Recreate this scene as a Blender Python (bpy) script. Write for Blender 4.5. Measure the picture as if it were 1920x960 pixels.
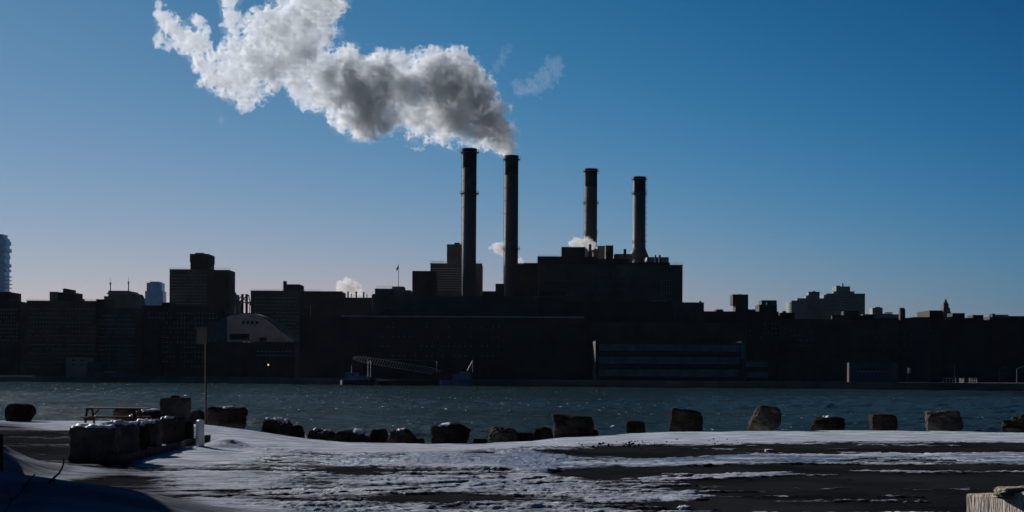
import bpy, math, random
import numpy as np
from mathutils import Vector, Matrix
R_ = math.radians
rng = np.random.default_rng(7)
random.seed(7)
for o in list(bpy.data.objects): bpy.data.objects.remove(o, do_unlink=True)
S = bpy.context.scene
C = S.collection

# ------------------------------------------------------------------ camera
F, HC, ROLL, PX, PY = 3000.0, 5.0, 0.00524, 960.0, 700.0     # focal in photo pixels, eye height
cam = bpy.data.objects.new('camera', bpy.data.cameras.new('camera'))
C.objects.link(cam); S.camera = cam
cam.data.lens = F/1920*36; cam.data.sensor_width = 36
cam.data.shift_y = (PY-480)/1920
cam.data.clip_end = 20000; cam.data.clip_start = 0.5
cr, sr = math.cos(ROLL), math.sin(ROLL)
M = Matrix(((cr, -sr, 0, 0), (0, 0, -1, 0), (sr, cr, 0, HC), (0, 0, 0, 1)))
cam.matrix_world = M
S.render.resolution_x, S.render.resolution_y = 1024, 512

def P(px, py, Y):
    """world point seen at photo pixel (px,py) at distance Y"""
    u, v = px-PX, PY-py
    return Vector(((u*cr - v*sr)/F*Y, Y, HC + (v*cr + u*sr)/F*Y))

# ------------------------------------------------------------------ sky and sun
SAZ, SEL = R_(-38), R_(18)
w = bpy.data.worlds.new('World'); S.world = w; w.use_nodes = True
nt = w.node_tree; N = nt.nodes; L = nt.links
bg = N['Background']; bg.inputs[1].default_value = 0.1
sky = N.new('ShaderNodeTexSky'); sky.sky_type = 'NISHITA'; sky.sun_disc = False
sky.sun_elevation = SEL; sky.sun_rotation = SAZ
sky.air_density = 1.0; sky.dust_density = 1.0; sky.ozone_density = 1.0
def mth(nt, op, a, b=None, c=None, clamp=False):
    n = nt.nodes.new('ShaderNodeMath'); n.operation = op; n.use_clamp = clamp
    for i, v in enumerate((a, b, c)):
        if v is None: continue
        if isinstance(v, (int, float)): n.inputs[i].default_value = v
        else: nt.links.new(v, n.inputs[i])
    return n.outputs[0]
tc = N.new('ShaderNodeTexCoord')
sx = N.new('ShaderNodeSeparateXYZ'); L.new(tc.outputs['Generated'], sx.inputs[0])
el = mth(nt, 'MINIMUM', mth(nt, 'MAXIMUM', mth(nt, 'ARCSINE', sx.outputs[2]), 0.02), 0.38)
dt = N.new('ShaderNodeVectorMath'); dt.operation = 'DOT_PRODUCT'
L.new(tc.outputs['Generated'], dt.inputs[0])
dt.inputs[1].default_value = (math.sin(SAZ)*math.cos(SEL), math.cos(SAZ)*math.cos(SEL), math.sin(SEL))
ga = mth(nt, 'ARCCOSINE', dt.outputs['Value'])
g = mth(nt, 'MINIMUM', mth(nt, 'MAXIMUM', ga, 0.33), 1.0)
fall = mth(nt, 'MAXIMUM', mth(nt, 'SUBTRACT', ga, 1.0), 0.0)
chan = []
for (a0, a1, a2, a3, a4, fk) in ((-5.037, 5.619, 11.884, -24.585, -7.701, -3.0), (-3.207, 2.188, 5.935, -6.57, -3.598, -1.9), (-1.968, 1.163, 3.925, -4.61, -2.125, -1.4)):
    s1 = mth(nt, 'MULTIPLY_ADD', el, mth(nt, 'MULTIPLY_ADD', g, a3, a1), a0)
    s2 = mth(nt, 'MULTIPLY_ADD', g, mth(nt, 'MULTIPLY_ADD', g, a4, a2), s1)
    chan.append(mth(nt, 'EXPONENT', mth(nt, 'MULTIPLY_ADD', fall, fk, s2)))
cx = N.new('ShaderNodeCombineXYZ')
for i in range(3): L.new(chan[i], cx.inputs[i])
mu = N.new('ShaderNodeVectorMath'); mu.operation = 'MULTIPLY'
L.new(sky.outputs[0], mu.inputs[0]); L.new(cx.outputs[0], mu.inputs[1]); L.new(mu.outputs[0], bg.inputs[0])

sun = bpy.data.objects.new('sun', bpy.data.lights.new('sun', 'SUN')); C.objects.link(sun)
sun.data.energy = 5.0; sun.data.angle = R_(0.5); sun.data.color = (1.0, 0.92, 0.87)
sd = Vector((math.sin(SAZ)*math.cos(SEL), math.cos(SAZ)*math.cos(SEL), math.sin(SEL)))
sun.rotation_euler = sd.to_track_quat('Z', 'Y').to_euler()

vs = S.view_settings
vs.view_transform = 'Standard'; vs.look = 'None'; vs.gamma = 1; vs.exposure = 0; vs.use_curve_mapping = False
cy = S.cycles
cy.use_denoising = True; cy.denoising_input_passes = 'RGB_ALBEDO_NORMAL'; cy.denoising_prefilter = 'ACCURATE'; cy.max_bounces = 10; cy.diffuse_bounces = 2; cy.glossy_bounces = 3
cy.volume_bounces = 5; cy.transparent_max_bounces = 64
cy.sample_clamp_indirect = 4.0; cy.sample_clamp_direct = 0

# ------------------------------------------------------------------ materials
def mat(name, col, rough=0.8, var=0.25, scale=3.0, bump=0.0, bscale=8.0, spec=0.3, metal=0.0, col2=None, stretch=(1, 1, 1)):
    m = bpy.data.materials.new(name); m.use_nodes = True
    nt = m.node_tree; b = nt.nodes['Principled BSDF']
    b.inputs['Roughness'].default_value = rough; b.inputs['Metallic'].default_value = metal
    b.inputs['Specular IOR Level'].default_value = spec
    tc = nt.nodes.new('ShaderNodeTexCoord'); mp = nt.nodes.new('ShaderNodeMapping')
    mp.inputs['Scale'].default_value = stretch
    nt.links.new(tc.outputs['Object'], mp.inputs[0])
    n = nt.nodes.new('ShaderNodeTexNoise'); n.inputs['Scale'].default_value = scale; n.inputs['Detail'].default_value = 6
    nt.links.new(mp.outputs[0], n.inputs['Vector'])
    r = nt.nodes.new('ShaderNodeValToRGB')
    c2 = col2 or tuple(c*(1+var*1.5) for c in col); c1 = tuple(c*(1-var) for c in col)
    r.color_ramp.elements[0].position = 0.35; r.color_ramp.elements[1].position = 0.68
    r.color_ramp.elements[0].color = (*c1, 1); r.color_ramp.elements[1].color = (*c2, 1)
    nt.links.new(n.outputs[0], r.inputs[0]); nt.links.new(r.outputs[0], b.inputs['Base Color'])
    if bump:
        n2 = nt.nodes.new('ShaderNodeTexNoise'); n2.inputs['Scale'].default_value = bscale; n2.inputs['Detail'].default_value = 8
        nt.links.new(mp.outputs[0], n2.inputs['Vector'])
        bp = nt.nodes.new('ShaderNodeBump'); bp.inputs['Strength'].default_value = bump; bp.inputs['Distance'].default_value = 0.1
        nt.links.new(n2.outputs[0], bp.inputs['Height']); nt.links.new(bp.outputs[0], b.inputs['Normal'])
    return m
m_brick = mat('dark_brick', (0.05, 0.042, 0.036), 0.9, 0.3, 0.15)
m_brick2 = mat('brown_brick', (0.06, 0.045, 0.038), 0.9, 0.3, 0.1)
m_stone_b = mat('grey_masonry', (0.14, 0.13, 0.12), 0.85, 0.25, 0.1)
m_pale = mat('pale_masonry', (0.3, 0.3, 0.3), 0.8, 0.2, 0.1)
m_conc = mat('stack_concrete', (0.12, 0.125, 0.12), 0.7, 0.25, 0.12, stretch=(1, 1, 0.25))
m_cap = mat('soot_black_paint', (0.018, 0.018, 0.02), 0.6, 0.3, 0.3)
m_steel = mat('dark_steel', (0.08, 0.08, 0.085), 0.5, 0.3, 2.0, spec=0.4)
m_glasswin = mat('window_glass', (0.02, 0.03, 0.04), 0.08, 0.4, 0.3, spec=0.7)
m_litframe = mat('window_frame_paint', (0.5, 0.52, 0.5), 0.6, 0.2, 1.0)
m_tower = mat('blue_curtain_glass', (0.08, 0.5, 0.95), 0.25, 0.2, 0.05, spec=0.8)
m_band = mat('blue_glass_band', (0.045, 0.15, 0.2), 0.15, 0.35, 0.25, spec=0.8)
m_roofmetal = mat('pale_roof_metal', (0.5, 0.5, 0.52), 0.5, 0.2, 0.2)
m_tan = mat('tan_block_gable', (0.85, 0.72, 0.6), 0.85, 0.15, 0.25)
m_bluehull = mat('blue_paint', (0.04, 0.1, 0.16), 0.4, 0.25, 0.6)
m_white = mat('white_paint', (0.75, 0.77, 0.78), 0.6, 0.12, 2.0)
m_rock = mat('boulder_stone', (0.055, 0.046, 0.036), 0.85, 0.35, 2.2, bump=0.9, bscale=5, spec=0.0)
m_rock2 = mat('pale_boulder_stone', (0.09, 0.08, 0.066), 0.85, 0.35, 2.0, bump=0.9, bscale=6, spec=0.0)
m_rockd = mat('dark_boulder_stone', (0.032, 0.028, 0.024), 0.85, 0.35, 2.0, bump=0.9, bscale=6, spec=0.0)
m_block = mat('dark_block_concrete', (0.085, 0.083, 0.075), 0.9, 0.3, 2.2, bump=0.5, bscale=10, spec=0.0)
m_wood = mat('weathered_red_wood', (0.05, 0.022, 0.017), 0.8, 0.4, 6, stretch=(0.3, 3, 3))
m_branch = mat('dark_bark', (0.03, 0.022, 0.016), 0.9, 0.3, 12)
m_barrier = mat('pale_old_concrete', (0.50, 0.45, 0.37), 0.9, 0.35, 3.5, bump=0.8, bscale=14, col2=(0.58, 0.53, 0.45), stretch=(2.2, 2.2, 0.35))
m_moss = mat('lichen_stone', (0.36, 0.34, 0.25), 0.95, 0.4, 9, bump=1.0, bscale=25)
m_snow = mat('snow_cap', (0.8, 0.82, 0.86), 0.6, 0.05, 5, bump=0.3, bscale=12)
m_land = mat('far_ground', (0.02, 0.02, 0.019), 0.95, 0.3, 0.05)
m_rust = mat('rusty_pole_paint', (0.035, 0.018, 0.014), 0.7, 0.4, 5)

# ------------------------------------------------------------------ mesh helpers
class MB:
    """collects boxes, tubes and lathes; build() links them as one mesh object"""
    def __init__(s): s.v = []; s.f = []; s.m = []
    def add(s, vs_, fs, mi=0):
        k = len(s.v); s.v += [tuple(v) for v in vs_]; s.f += [tuple(i+k for i in f) for f in fs]; s.m += [mi]*len(fs)
    def box(s, x0, x1, y0, y1, z0, z1, mi=0):
        s.add([(x0, y0, z0), (x1, y0, z0), (x1, y1, z0), (x0, y1, z0), (x0, y0, z1), (x1, y0, z1), (x1, y1, z1), (x0, y1, z1)],
              [(0, 3, 2, 1), (4, 5, 6, 7), (0, 1, 5, 4), (1, 2, 6, 5), (2, 3, 7, 6), (3, 0, 4, 7)], mi)
    def tube(s, a, b, ra, rb=None, n=8, mi=0):
        rb = ra if rb is None else rb
        a = Vector(a); b = Vector(b); d = (b-a).normalized()
        t = d.orthogonal().normalized(); q = d.cross(t)
        vs_ = []
        for p, r in ((a, ra), (b, rb)):
            for i in range(n):
                an = 2*math.pi*i/n; vs_.append(p + t*math.cos(an)*r + q*math.sin(an)*r)
        fs = [(i, (i+1) % n, n+(i+1) % n, n+i) for i in range(n)] + [tuple(range(n-1, -1, -1)), tuple(range(n, 2*n))]
        s.add(vs_, fs, mi)
    def lathe(s, cx, cy_, prof, n=32, mi=0, cap=True):
        vs_ = [(cx+r*math.cos(2*math.pi*i/n), cy_+r*math.sin(2*math.pi*i/n), z) for r, z in prof for i in range(n)]
        fs = []
        for k in range(len(prof)-1):
            for i in range(n):
                j = (i+1) % n; fs.append((k*n+i, k*n+j, (k+1)*n+j, (k+1)*n+i))
        if cap: fs += [tuple(range(n-1, -1, -1)), tuple((len(prof)-1)*n+i for i in range(n))]
        s.add(vs_, fs, mi)
    def prism(s, pts, y0, y1, mi=0):
        """outline in x,z extruded in y"""
        n = len(pts)
        s.add([(x, y0, z) for x, z in pts] + [(x, y1, z) for x, z in pts],
              [tuple(range(n)), tuple(range(2*n-1, n-1, -1))] + [(i, n+i, n+(i+1) % n, (i+1) % n) for i in range(n)], mi)
    def mesh(s, name, mats, off=(0, 0, 0), smooth=False):
        me = bpy.data.meshes.new(name)
        o = Vector(off)
        me.from_pydata([tuple(Vector(v)-o) for v in s.v], [], s.f)
        for m in (mats if isinstance(mats, (list, tuple)) else [mats]): me.materials.append(m)
        me.polygons.foreach_set('material_index', s.m)
        if smooth: me.polygons.foreach_set('use_smooth', [True]*len(s.f))
        me.update()
        return me
    def build(s, name, mats, root=None, smooth=False, loc=None):
        if root is not None:
            off = Vector(root.location)
            if root.parent: off = off + Vector(root.parent.location)
        else: off = Vector(loc) if loc is not None else Vector((0, 0, 0))
        o = bpy.data.objects.new(name, s.mesh(name, mats, off, smooth)); C.objects.link(o)
        if root is not None: o.parent = root
        else: o.location = off
        return o
def tag(o, label=None, cat=None, group=None, kind=None):
    for k, v in (('label', label), ('category', cat), ('group', group), ('kind', kind)):
        if v: o[k] = v
    return o
def empty(name, loc, label, cat, group=None):
    o = bpy.data.objects.new(name, None); C.objects.link(o); o.location = loc; o.empty_display_size = 0.2
    return tag(o, label, cat, group)

# lattice noise helpers (numpy)
def _w(n, cells, off=0.0):
    t = (np.arange(n)+0.5)/n*cells + off
    i = np.floor(t).astype(int); f = t-i; f = f*f*(3-2*f)
    W = np.zeros((n, i.max()+2), np.float32)
    W[np.arange(n), i] = 1-f; W[np.arange(n), i+1] = f
    return W
def noise3(shape, cells, rg):
    Ws = [_w(n, max(c, 1e-3), rg.random()) for n, c in zip(shape, cells)]
    g = rg.standard_normal([W.shape[1] for W in Ws]).astype(np.float32)
    g = np.tensordot(Ws[0], g, (1, 0)); g = np.tensordot(g, Ws[1], (1, 1)).transpose(0, 2, 1); g = np.tensordot(g, Ws[2], (2, 1))
    return g
class HNoise:
    """value noise at arbitrary 3D points"""
    def __init__(s, seed): s.g = np.random.default_rng(seed).uniform(-1, 1, (64, 64, 64)).astype(np.float32)
    def __call__(s, p):
        p = np.asarray(p, float); i = np.floor(p).astype(int); f = p-i; f = f*f*(3-2*f); i &= 63; j = (i+1) & 63
        r = 0
        for a, wa in ((i[:, 0], 1-f[:, 0]), (j[:, 0], f[:, 0])):
            for b, wb in ((i[:, 1], 1-f[:, 1]), (j[:, 1], f[:, 1])):
                for c, wc in ((i[:, 2], 1-f[:, 2]), (j[:, 2], f[:, 2])):
                    r = r + s.g[a, b, c]*wa*wb*wc
        return r
    def fbm(s, p, oct=5, gain=0.5):
        p = np.asarray(p, float); a = 1; r = 0
        for k in range(oct): r = r + a*s(p*2.03**k + 17.3*k); a *= gain
        return r
HN = HNoise(3)

def np_mesh(name, verts, faces, mats, smooth=True):
    me = bpy.data.meshes.new(name)
    k = faces.shape[1]
    me.vertices.add(len(verts)); me.vertices.foreach_set('co', np.ascontiguousarray(verts, np.float32).ravel())
    me.loops.add(faces.size); me.loops.foreach_set('vertex_index', np.ascontiguousarray(faces, np.int32).ravel())
    me.polygons.add(len(faces)); me.polygons.foreach_set('loop_start', np.arange(0, faces.size, k, dtype=np.int32))
    me.polygons.foreach_set('use_smooth', np.full(len(faces), smooth))
    me.update(calc_edges=True)
    for m in (mats if isinstance(mats, (list, tuple)) else [mats]): me.materials.append(m)
    return me

# ------------------------------------------------------------------ near ground
EDGE = np.array([(-900, 789, 82), (0, 789, 80), (200, 790, 80), (300, 793, 79), (385, 797, 78), (450, 804, 77), (520, 815, 76), (580, 824, 75), (650, 830, 74),
                 (800, 833, 72), (900, 832, 72), (1000, 828, 72), (1050, 822, 72), (1140, 816, 72), (1250, 811, 72), (1400, 809, 72), (1600, 808, 72),
                 (1750, 809, 72), (1920, 812, 71), (2900, 815, 70)], float)
G0 = 2.5
def edge_at(px):
    ey = np.interp(px, EDGE[:, 0], EDGE[:, 1]); eY = np.interp(px, EDGE[:, 0], EDGE[:, 2])
    ez = HC + ((PY-ey)+(px-PX)*sr)/F*eY
    return eY, ez
def sstep(a, b, x):
    t = np.clip((x-a)/(b-a), 0, 1); return t*t*(3-2*t)
def ground_h(X, Y):
    px = PX + X/np.maximum(Y, 8)*F
    eY, ez = edge_at(px)
    z = G0 + (ez-G0)*sstep(eY-22, eY-2, Y)
    z = z + (-1.2-z)*sstep(eY+0.3, eY+4.5, Y)
    # bank shaped in the lower left corner so its near side falls into shade
    cl = np.clip(Y, 1, 200)
    ridgeY = 27.0
    hx = np.interp(X, [-16, -9, -7.4, -6.7, -6.1, -5.4, -4.6, -3.6], [1.0, 0.84, 0.62, 0.54, 0.42, 0.26, 0.1, 0])
    prof = np.where(Y > ridgeY, np.exp(-((Y-ridgeY)/1.6)**2), np.exp(-((Y-ridgeY)/2.1)**2)*0.999)
    z = z + hx*prof
    z = z + (6.4+.9*np.sin(Y*1.9+X)+.5*np.sin(X*3.1-Y))*np.exp(-((X+16.4)/2.9)**2-((Y-37)/3.4)**2)  # unseen mound added outside the view to cast shade on the lower left corner
    # snow pile at the foot of the white post
    z = z + 0.28*np.exp(-((X+9.4)/0.7)**2-((Y-52.6)/1.0)**2)
    return z
def snow_amount(px, py):
    """where snow lies on the lot, in the layout of the photo"""
    eY, _ = edge_at(px); ey = np.interp(px, EDGE[:, 0], EDGE[:, 1]); d = py-ey
    s = np.interp(px, [-400, 0, 230, 420, 520, 900, 1050, 1200, 1350, 2600], [0.5, .5, .52, .66, .66, .64, .6, .4, .16, .1])
    # shore ridge of clean snow
    w_ = np.interp(px, [0, 380, 600, 1000, 1100, 1300, 1920], [10, 34, 26, 12, 24, 28, 20])
    s = np.maximum(s, 1.15*(1-sstep(w_*0.75, w_*1.2, d)))
    # bands on the right
    right = sstep(1040, 1260, px)
    b0 = 1-sstep(2, 6, np.abs(py-840)); s = s*(1-right*0.95*(1-sstep(9, 14, np.abs(py-846-(px-1400)*0.002))))
    c2 = np.interp(px, [1100, 1400, 1920], [872, 862, 862]); h2 = np.interp(px, [1100, 1400, 1920], [7, 9, 11])
    s = np.maximum(s, right*0.82*(1-sstep(h2*0.8, h2*1.25, np.abs(py-c2))))
    s = np.where(py > 874, s, s)
    # ridges left by wheels crossing the mixed zone
    r3 = sstep(1100, 1200, px)*(1-sstep(1420, 1560, px))
    s = np.maximum(s, r3*0.72*(1-sstep(3, 6, np.abs(py-(901-(px-1160)*0.035)))))
    s = np.maximum(s, sstep(1040, 1120, px)*(1-sstep(1280, 1380, px))*0.78*(1-sstep(6, 11, np.abs(py-(938-(px-1100)*0.03)))))
    # bare patches in the middle
    for cx_, cy_, rx, ry, k in ((1120, 888, 90, 10, .6), (1200, 850, 120, 9, .5), (660, 884, 60, 7, .45), (830, 933, 100, 8, .55), (600, 905, 90, 7, .3), (220, 900, 90, 12, .4), (330, 935, 60, 5, .3), (420, 925, 60, 6, .35), (1600, 930, 320, 40, .2)):
        s = s - k*np.exp(-((px-cx_)/rx)**2-((py-cy_)/ry)**2)
    # drifts
    for cx_, cy_, rx, ry, k in ((990, 860, 40, 12, .3), (430, 845, 80, 12, .4), (880, 868, 70, 8, .3), (300, 948, 130, 10, .5), (330, 862, 110, 16, .6), (480, 955, 90, 6, .4), (1010, 880, 40, 20, .3)):
        s = s + k*np.exp(-((px-cx_)/rx)**2-((py-cy_)/ry)**2)
    return np.clip(s, 0, 1.3)
yy = np.concatenate([np.linspace(-60, 8, 16), 1/np.linspace(1/10., 1/22., 50), 1/np.linspace(1/22.5, 1/92., 520)])
cc = np.concatenate([np.linspace(-3, -0.45, 18), np.linspace(-0.44, -0.345, 20), np.linspace(-0.34, 0.34, 900), np.linspace(0.345, 0.44, 20), np.linspace(0.45, 3, 18)])
CC, YY = np.meshgrid(cc, yy)
XX = CC*np.maximum(YY, 30)*1.0
XX = np.where(YY > 30, CC*YY, CC*30)
ZZ = ground_h(XX, YY)
pxx = PX+XX/np.maximum(YY, 10)*F
pyy = PY-(ZZ-HC)/np.maximum(YY, 10)*F+(pxx-PX)*sr
base_py = PY+(HC-np.minimum(ZZ, 2.6))/np.maximum(YY, 10)*F+(pxx-PX)*sr
sn = snow_amount(pxx, base_py)
pts = np.stack([XX.ravel(), YY.ravel(), np.zeros(XX.size)], 1)
thin = HN.fbm(pts*[0.28, 2.6, 1]+77, 4, 0.6).reshape(XX.shape)
streak = HN.fbm(pts*[0.09, 0.32, 1], 5, 0.6).reshape(XX.shape)
fine = HN.fbm(pts*[0.9, 2.6, 1]+5, 5, 0.65).reshape(XX.shape)
snv = sn + 0.26*streak + 0.22*fine
bank = np.clip((ground_h(XX, YY)-G0)/.12, 0, 1)*(YY < 44)
sn = sn + .55*sstep(.62, .95, thin)*sstep(1000, 1250, pxx)
for tr_ in (0.0, 1.65):
    fy = 30.5+.35*(XX+9)+.022*(XX+9)**2+tr_; sn = sn-.5*np.exp(-((YY-fy)/.14)**2)*(XX > -9)
    fy = 45+tr_+1.6*np.sin((XX+4)*.13)-.1*XX; sn = sn-.42*np.exp(-((YY-fy)/.2)**2)*(XX > -7)*(sn < 1.05)
sn = sn*(1-bank)+1.25*bank; snv = sn + 0.26*streak + 0.22*fine
cover = sstep(0.42, 0.62, snv)*(1-.0*bank)
rutt = HN.fbm(pts*[0.25, 1.4, 1]+31, 4, 0.55).reshape(XX.shape)
lump = HN.fbm(pts*[3.2, 6.0, 1]+51, 5, 0.7).reshape(XX.shape)
ampl = np.interp(pxx, [0, 400, 520, 1000, 1400], [0.12, 0.4, 1, 1, 0.7])*np.where(sn > 1.0, 0.35, 1)
inland = (1-sstep(60, 75, YY)*0.6)*(1-.9*bank)
ZZ = ZZ + (0.035*cover + ampl*cover*(0.03*np.maximum(rutt, -.6)+0.024*lump))*inland + 0.006*fine
V = np.stack([XX, YY, ZZ], -1).reshape(-1, 3)
nr, nc = XX.shape
idx = np.arange(nr*nc).reshape(nr, nc)
FQ = np.stack([idx[:-1, :-1], idx[:-1, 1:], idx[1:, 1:], idx[1:, :-1]], -1).reshape(-1, 4)
mg = bpy.data.materials.new('snowy_lot'); mg.use_nodes = True
nt = mg.node_tree; b = nt.nodes['Principled BSDF']; LK = nt.links.new
at = nt.nodes.new('ShaderNodeAttribute'); at.attribute_name = 'snow'
geo = nt.nodes.new('ShaderNodeNewGeometry')
mp = nt.nodes.new('ShaderNodeMapping'); mp.inputs['Scale'].default_value = (0.9, 2.4, 2); LK(geo.outputs['Position'], mp.inputs[0])
n1 = nt.nodes.new('ShaderNodeTexNoise'); n1.inputs['Scale'].default_value = 2.2; n1.inputs['Detail'].default_value = 9; n1.inputs['Roughness'].default_value = 0.7
LK(mp.outputs[0], n1.inputs['Vector'])
s_ = mth(nt, 'ADD', at.outputs['Fac'], mth(nt, 'MULTIPLY', mth(nt, 'SUBTRACT', n1.outputs[0], 0.5), 0.75))
mr = nt.nodes.new('ShaderNodeMapRange'); mr.interpolation_type = 'SMOOTHSTEP'
mr.inputs[1].default_value = 0.44; mr.inputs[2].default_value = 0.66; LK(s_, mr.inputs[0])
r1 = nt.nodes.new('ShaderNodeValToRGB'); r1.color_ramp.elements[0].color = (0.012, 0.0145, 0.0165, 1); r1.color_ramp.elements[1].color = (0.031, 0.036, 0.040, 1)
r1.color_ramp.elements[0].position = 0.35; r1.color_ramp.elements[1].position = 0.7
n3 = nt.nodes.new('ShaderNodeTexNoise'); n3.inputs['Scale'].default_value = 0.35; n3.inputs['Detail'].default_value = 8; LK(geo.outputs['Position'], n3.inputs['Vector']); LK(n3.outputs[0], r1.inputs[0])
r2 = nt.nodes.new('ShaderNodeValToRGB'); r2.color_ramp.elements[0].color = (0.24, 0.29, 0.37, 1); r2.color_ramp.elements[1].color = (0.78, 0.84, 0.95, 1)
r2.color_ramp.elements[0].position = 0.3; r2.color_ramp.elements[1].position = 0.65
n4 = nt.nodes.new('ShaderNodeTexNoise'); n4.inputs['Scale'].default_value = 0.8; n4.inputs['Detail'].default_value = 8; LK(mp.outputs[0], n4.inputs['Vector']); LK(n4.outputs[0], r2.inputs[0])
at2 = nt.nodes.new('ShaderNodeAttribute'); at2.attribute_name = 'dirt_shade'
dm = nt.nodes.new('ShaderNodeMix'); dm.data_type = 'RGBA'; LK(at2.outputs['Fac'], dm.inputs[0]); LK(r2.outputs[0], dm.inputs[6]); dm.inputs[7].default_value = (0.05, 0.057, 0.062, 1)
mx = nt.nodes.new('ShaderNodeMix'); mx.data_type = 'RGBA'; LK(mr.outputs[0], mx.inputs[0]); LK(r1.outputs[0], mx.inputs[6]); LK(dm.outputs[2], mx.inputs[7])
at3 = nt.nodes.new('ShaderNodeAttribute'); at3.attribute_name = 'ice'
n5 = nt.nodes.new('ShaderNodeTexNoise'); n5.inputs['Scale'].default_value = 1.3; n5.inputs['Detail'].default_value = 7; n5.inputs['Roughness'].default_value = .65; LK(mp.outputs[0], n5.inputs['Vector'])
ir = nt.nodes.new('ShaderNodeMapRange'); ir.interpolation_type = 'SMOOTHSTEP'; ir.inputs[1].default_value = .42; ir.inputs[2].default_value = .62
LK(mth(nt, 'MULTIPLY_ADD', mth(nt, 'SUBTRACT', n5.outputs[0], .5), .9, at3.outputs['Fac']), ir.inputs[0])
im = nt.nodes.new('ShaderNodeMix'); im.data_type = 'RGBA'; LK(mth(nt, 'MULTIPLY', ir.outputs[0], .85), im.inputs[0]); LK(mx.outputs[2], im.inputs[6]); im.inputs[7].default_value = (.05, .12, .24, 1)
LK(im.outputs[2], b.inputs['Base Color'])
LK(mth(nt, 'MULTIPLY', ir.outputs[0], .3), b.inputs['Specular IOR Level'])
n2 = nt.nodes.new('ShaderNodeTexNoise'); n2.inputs['Scale'].default_value = 9; n2.inputs['Detail'].default_value = 8; n2.inputs['Roughness'].default_value = 0.7; LK(mp.outputs[0], n2.inputs['Vector'])
bp = nt.nodes.new('ShaderNodeBump'); bp.inputs['Strength'].default_value = 1.0; bp.inputs['Distance'].default_value = 0.075
hsum = mth(nt, 'MULTIPLY_ADD', mr.outputs[0], 0.7, n2.outputs[0]); LK(hsum, bp.inputs['Height']); LK(bp.outputs[0], b.inputs['Normal'])
LK(mth(nt, 'MULTIPLY_ADD', ir.outputs[0], -0.38, 0.7), b.inputs['Roughness']); me = np_mesh('ground', V, FQ, mg)
a_ = me.attributes.new('snow', 'FLOAT', 'POINT'); a_.data.foreach_set('value', (sn + 0.26*streak + .12*fine).astype(np.float32).ravel())
dirt_shade = np.maximum(.62*bank, np.interp(pxx-(base_py-868)*2.2, [-400, 175, 235, 520], [0.8, 0.78, 0.1, 0.0])*(1-bank))*(1-0.8*sstep(8, 0, base_py-np.interp(pxx, EDGE[:, 0], EDGE[:, 1])))  # dirty ice on the left lot; on the bank, shade painted as darker colour
a_ = me.attributes.new('dirt_shade', 'FLOAT', 'POINT'); a_.data.foreach_set('value', np.clip(dirt_shade, 0, 1).astype(np.float32).ravel())
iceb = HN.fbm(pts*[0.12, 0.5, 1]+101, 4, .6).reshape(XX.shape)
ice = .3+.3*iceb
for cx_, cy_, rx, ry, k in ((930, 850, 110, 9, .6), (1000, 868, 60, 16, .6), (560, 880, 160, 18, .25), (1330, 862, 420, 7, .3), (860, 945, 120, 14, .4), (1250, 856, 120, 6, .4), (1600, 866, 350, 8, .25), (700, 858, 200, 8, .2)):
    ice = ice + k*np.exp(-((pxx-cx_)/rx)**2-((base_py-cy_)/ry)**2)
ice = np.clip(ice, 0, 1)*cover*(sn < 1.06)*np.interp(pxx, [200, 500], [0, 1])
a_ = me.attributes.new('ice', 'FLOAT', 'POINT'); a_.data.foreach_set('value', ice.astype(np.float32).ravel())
ground = bpy.data.objects.new('ground', me); C.objects.link(ground); tag(ground, kind='structure')
def gz(x, y):
    return float(ground_h(np.array([x], float), np.array([y], float))[0])

# ------------------------------------------------------------------ water
mw = bpy.data.materials.new('river_water'); mw.use_nodes = True
nt = mw.node_tree; b = nt.nodes['Principled BSDF']; LK = nt.links.new
geo = nt.nodes.new('ShaderNodeNewGeometry'); mp = nt.nodes.new('ShaderNodeMapping'); mp.inputs['Scale'].default_value = (0.55, 0.3, 1); mp.inputs['Rotation'].default_value = (0, 0, 0.35)
LK(geo.outputs['Position'], mp.inputs[0])
h = None
for sc_, st, rg_, dt_ in ((0.5, 1.0, 0.6, 4), (2.2, .45, 0.65, 6)):
    n = nt.nodes.new('ShaderNodeTexNoise'); n.inputs['Scale'].default_value = sc_; n.inputs['Detail'].default_value = dt_; n.inputs['Roughness'].default_value = rg_; LK(mp.outputs[0], n.inputs['Vector'])
    t = mth(nt, 'MULTIPLY', n.outputs[0], st); h = t if h is None else mth(nt, 'ADD', h, t)
bp = nt.nodes.new('ShaderNodeBump'); bp.inputs['Strength'].default_value = 1.0; bp.inputs['Distance'].default_value = 1.05
LK(h, bp.inputs['Height'])
# sun glints painted as white flecks in the diffuse colour, denser to the left
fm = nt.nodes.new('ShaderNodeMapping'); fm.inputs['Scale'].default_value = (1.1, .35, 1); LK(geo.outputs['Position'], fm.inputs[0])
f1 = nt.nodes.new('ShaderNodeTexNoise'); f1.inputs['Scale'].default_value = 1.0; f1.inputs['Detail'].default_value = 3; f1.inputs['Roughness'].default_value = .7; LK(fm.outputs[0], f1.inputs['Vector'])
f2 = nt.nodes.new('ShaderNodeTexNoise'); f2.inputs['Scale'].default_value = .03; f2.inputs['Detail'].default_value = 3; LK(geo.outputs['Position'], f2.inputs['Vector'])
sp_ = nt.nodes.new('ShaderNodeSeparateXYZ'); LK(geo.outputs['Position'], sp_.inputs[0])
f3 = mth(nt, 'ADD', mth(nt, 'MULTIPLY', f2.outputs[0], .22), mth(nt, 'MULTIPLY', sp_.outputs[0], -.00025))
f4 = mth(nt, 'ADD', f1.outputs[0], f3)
fr = nt.nodes.new('ShaderNodeMapRange'); fr.inputs[1].default_value = 0.79; fr.inputs[2].default_value = 0.83; LK(f4, fr.inputs[0])
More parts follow.
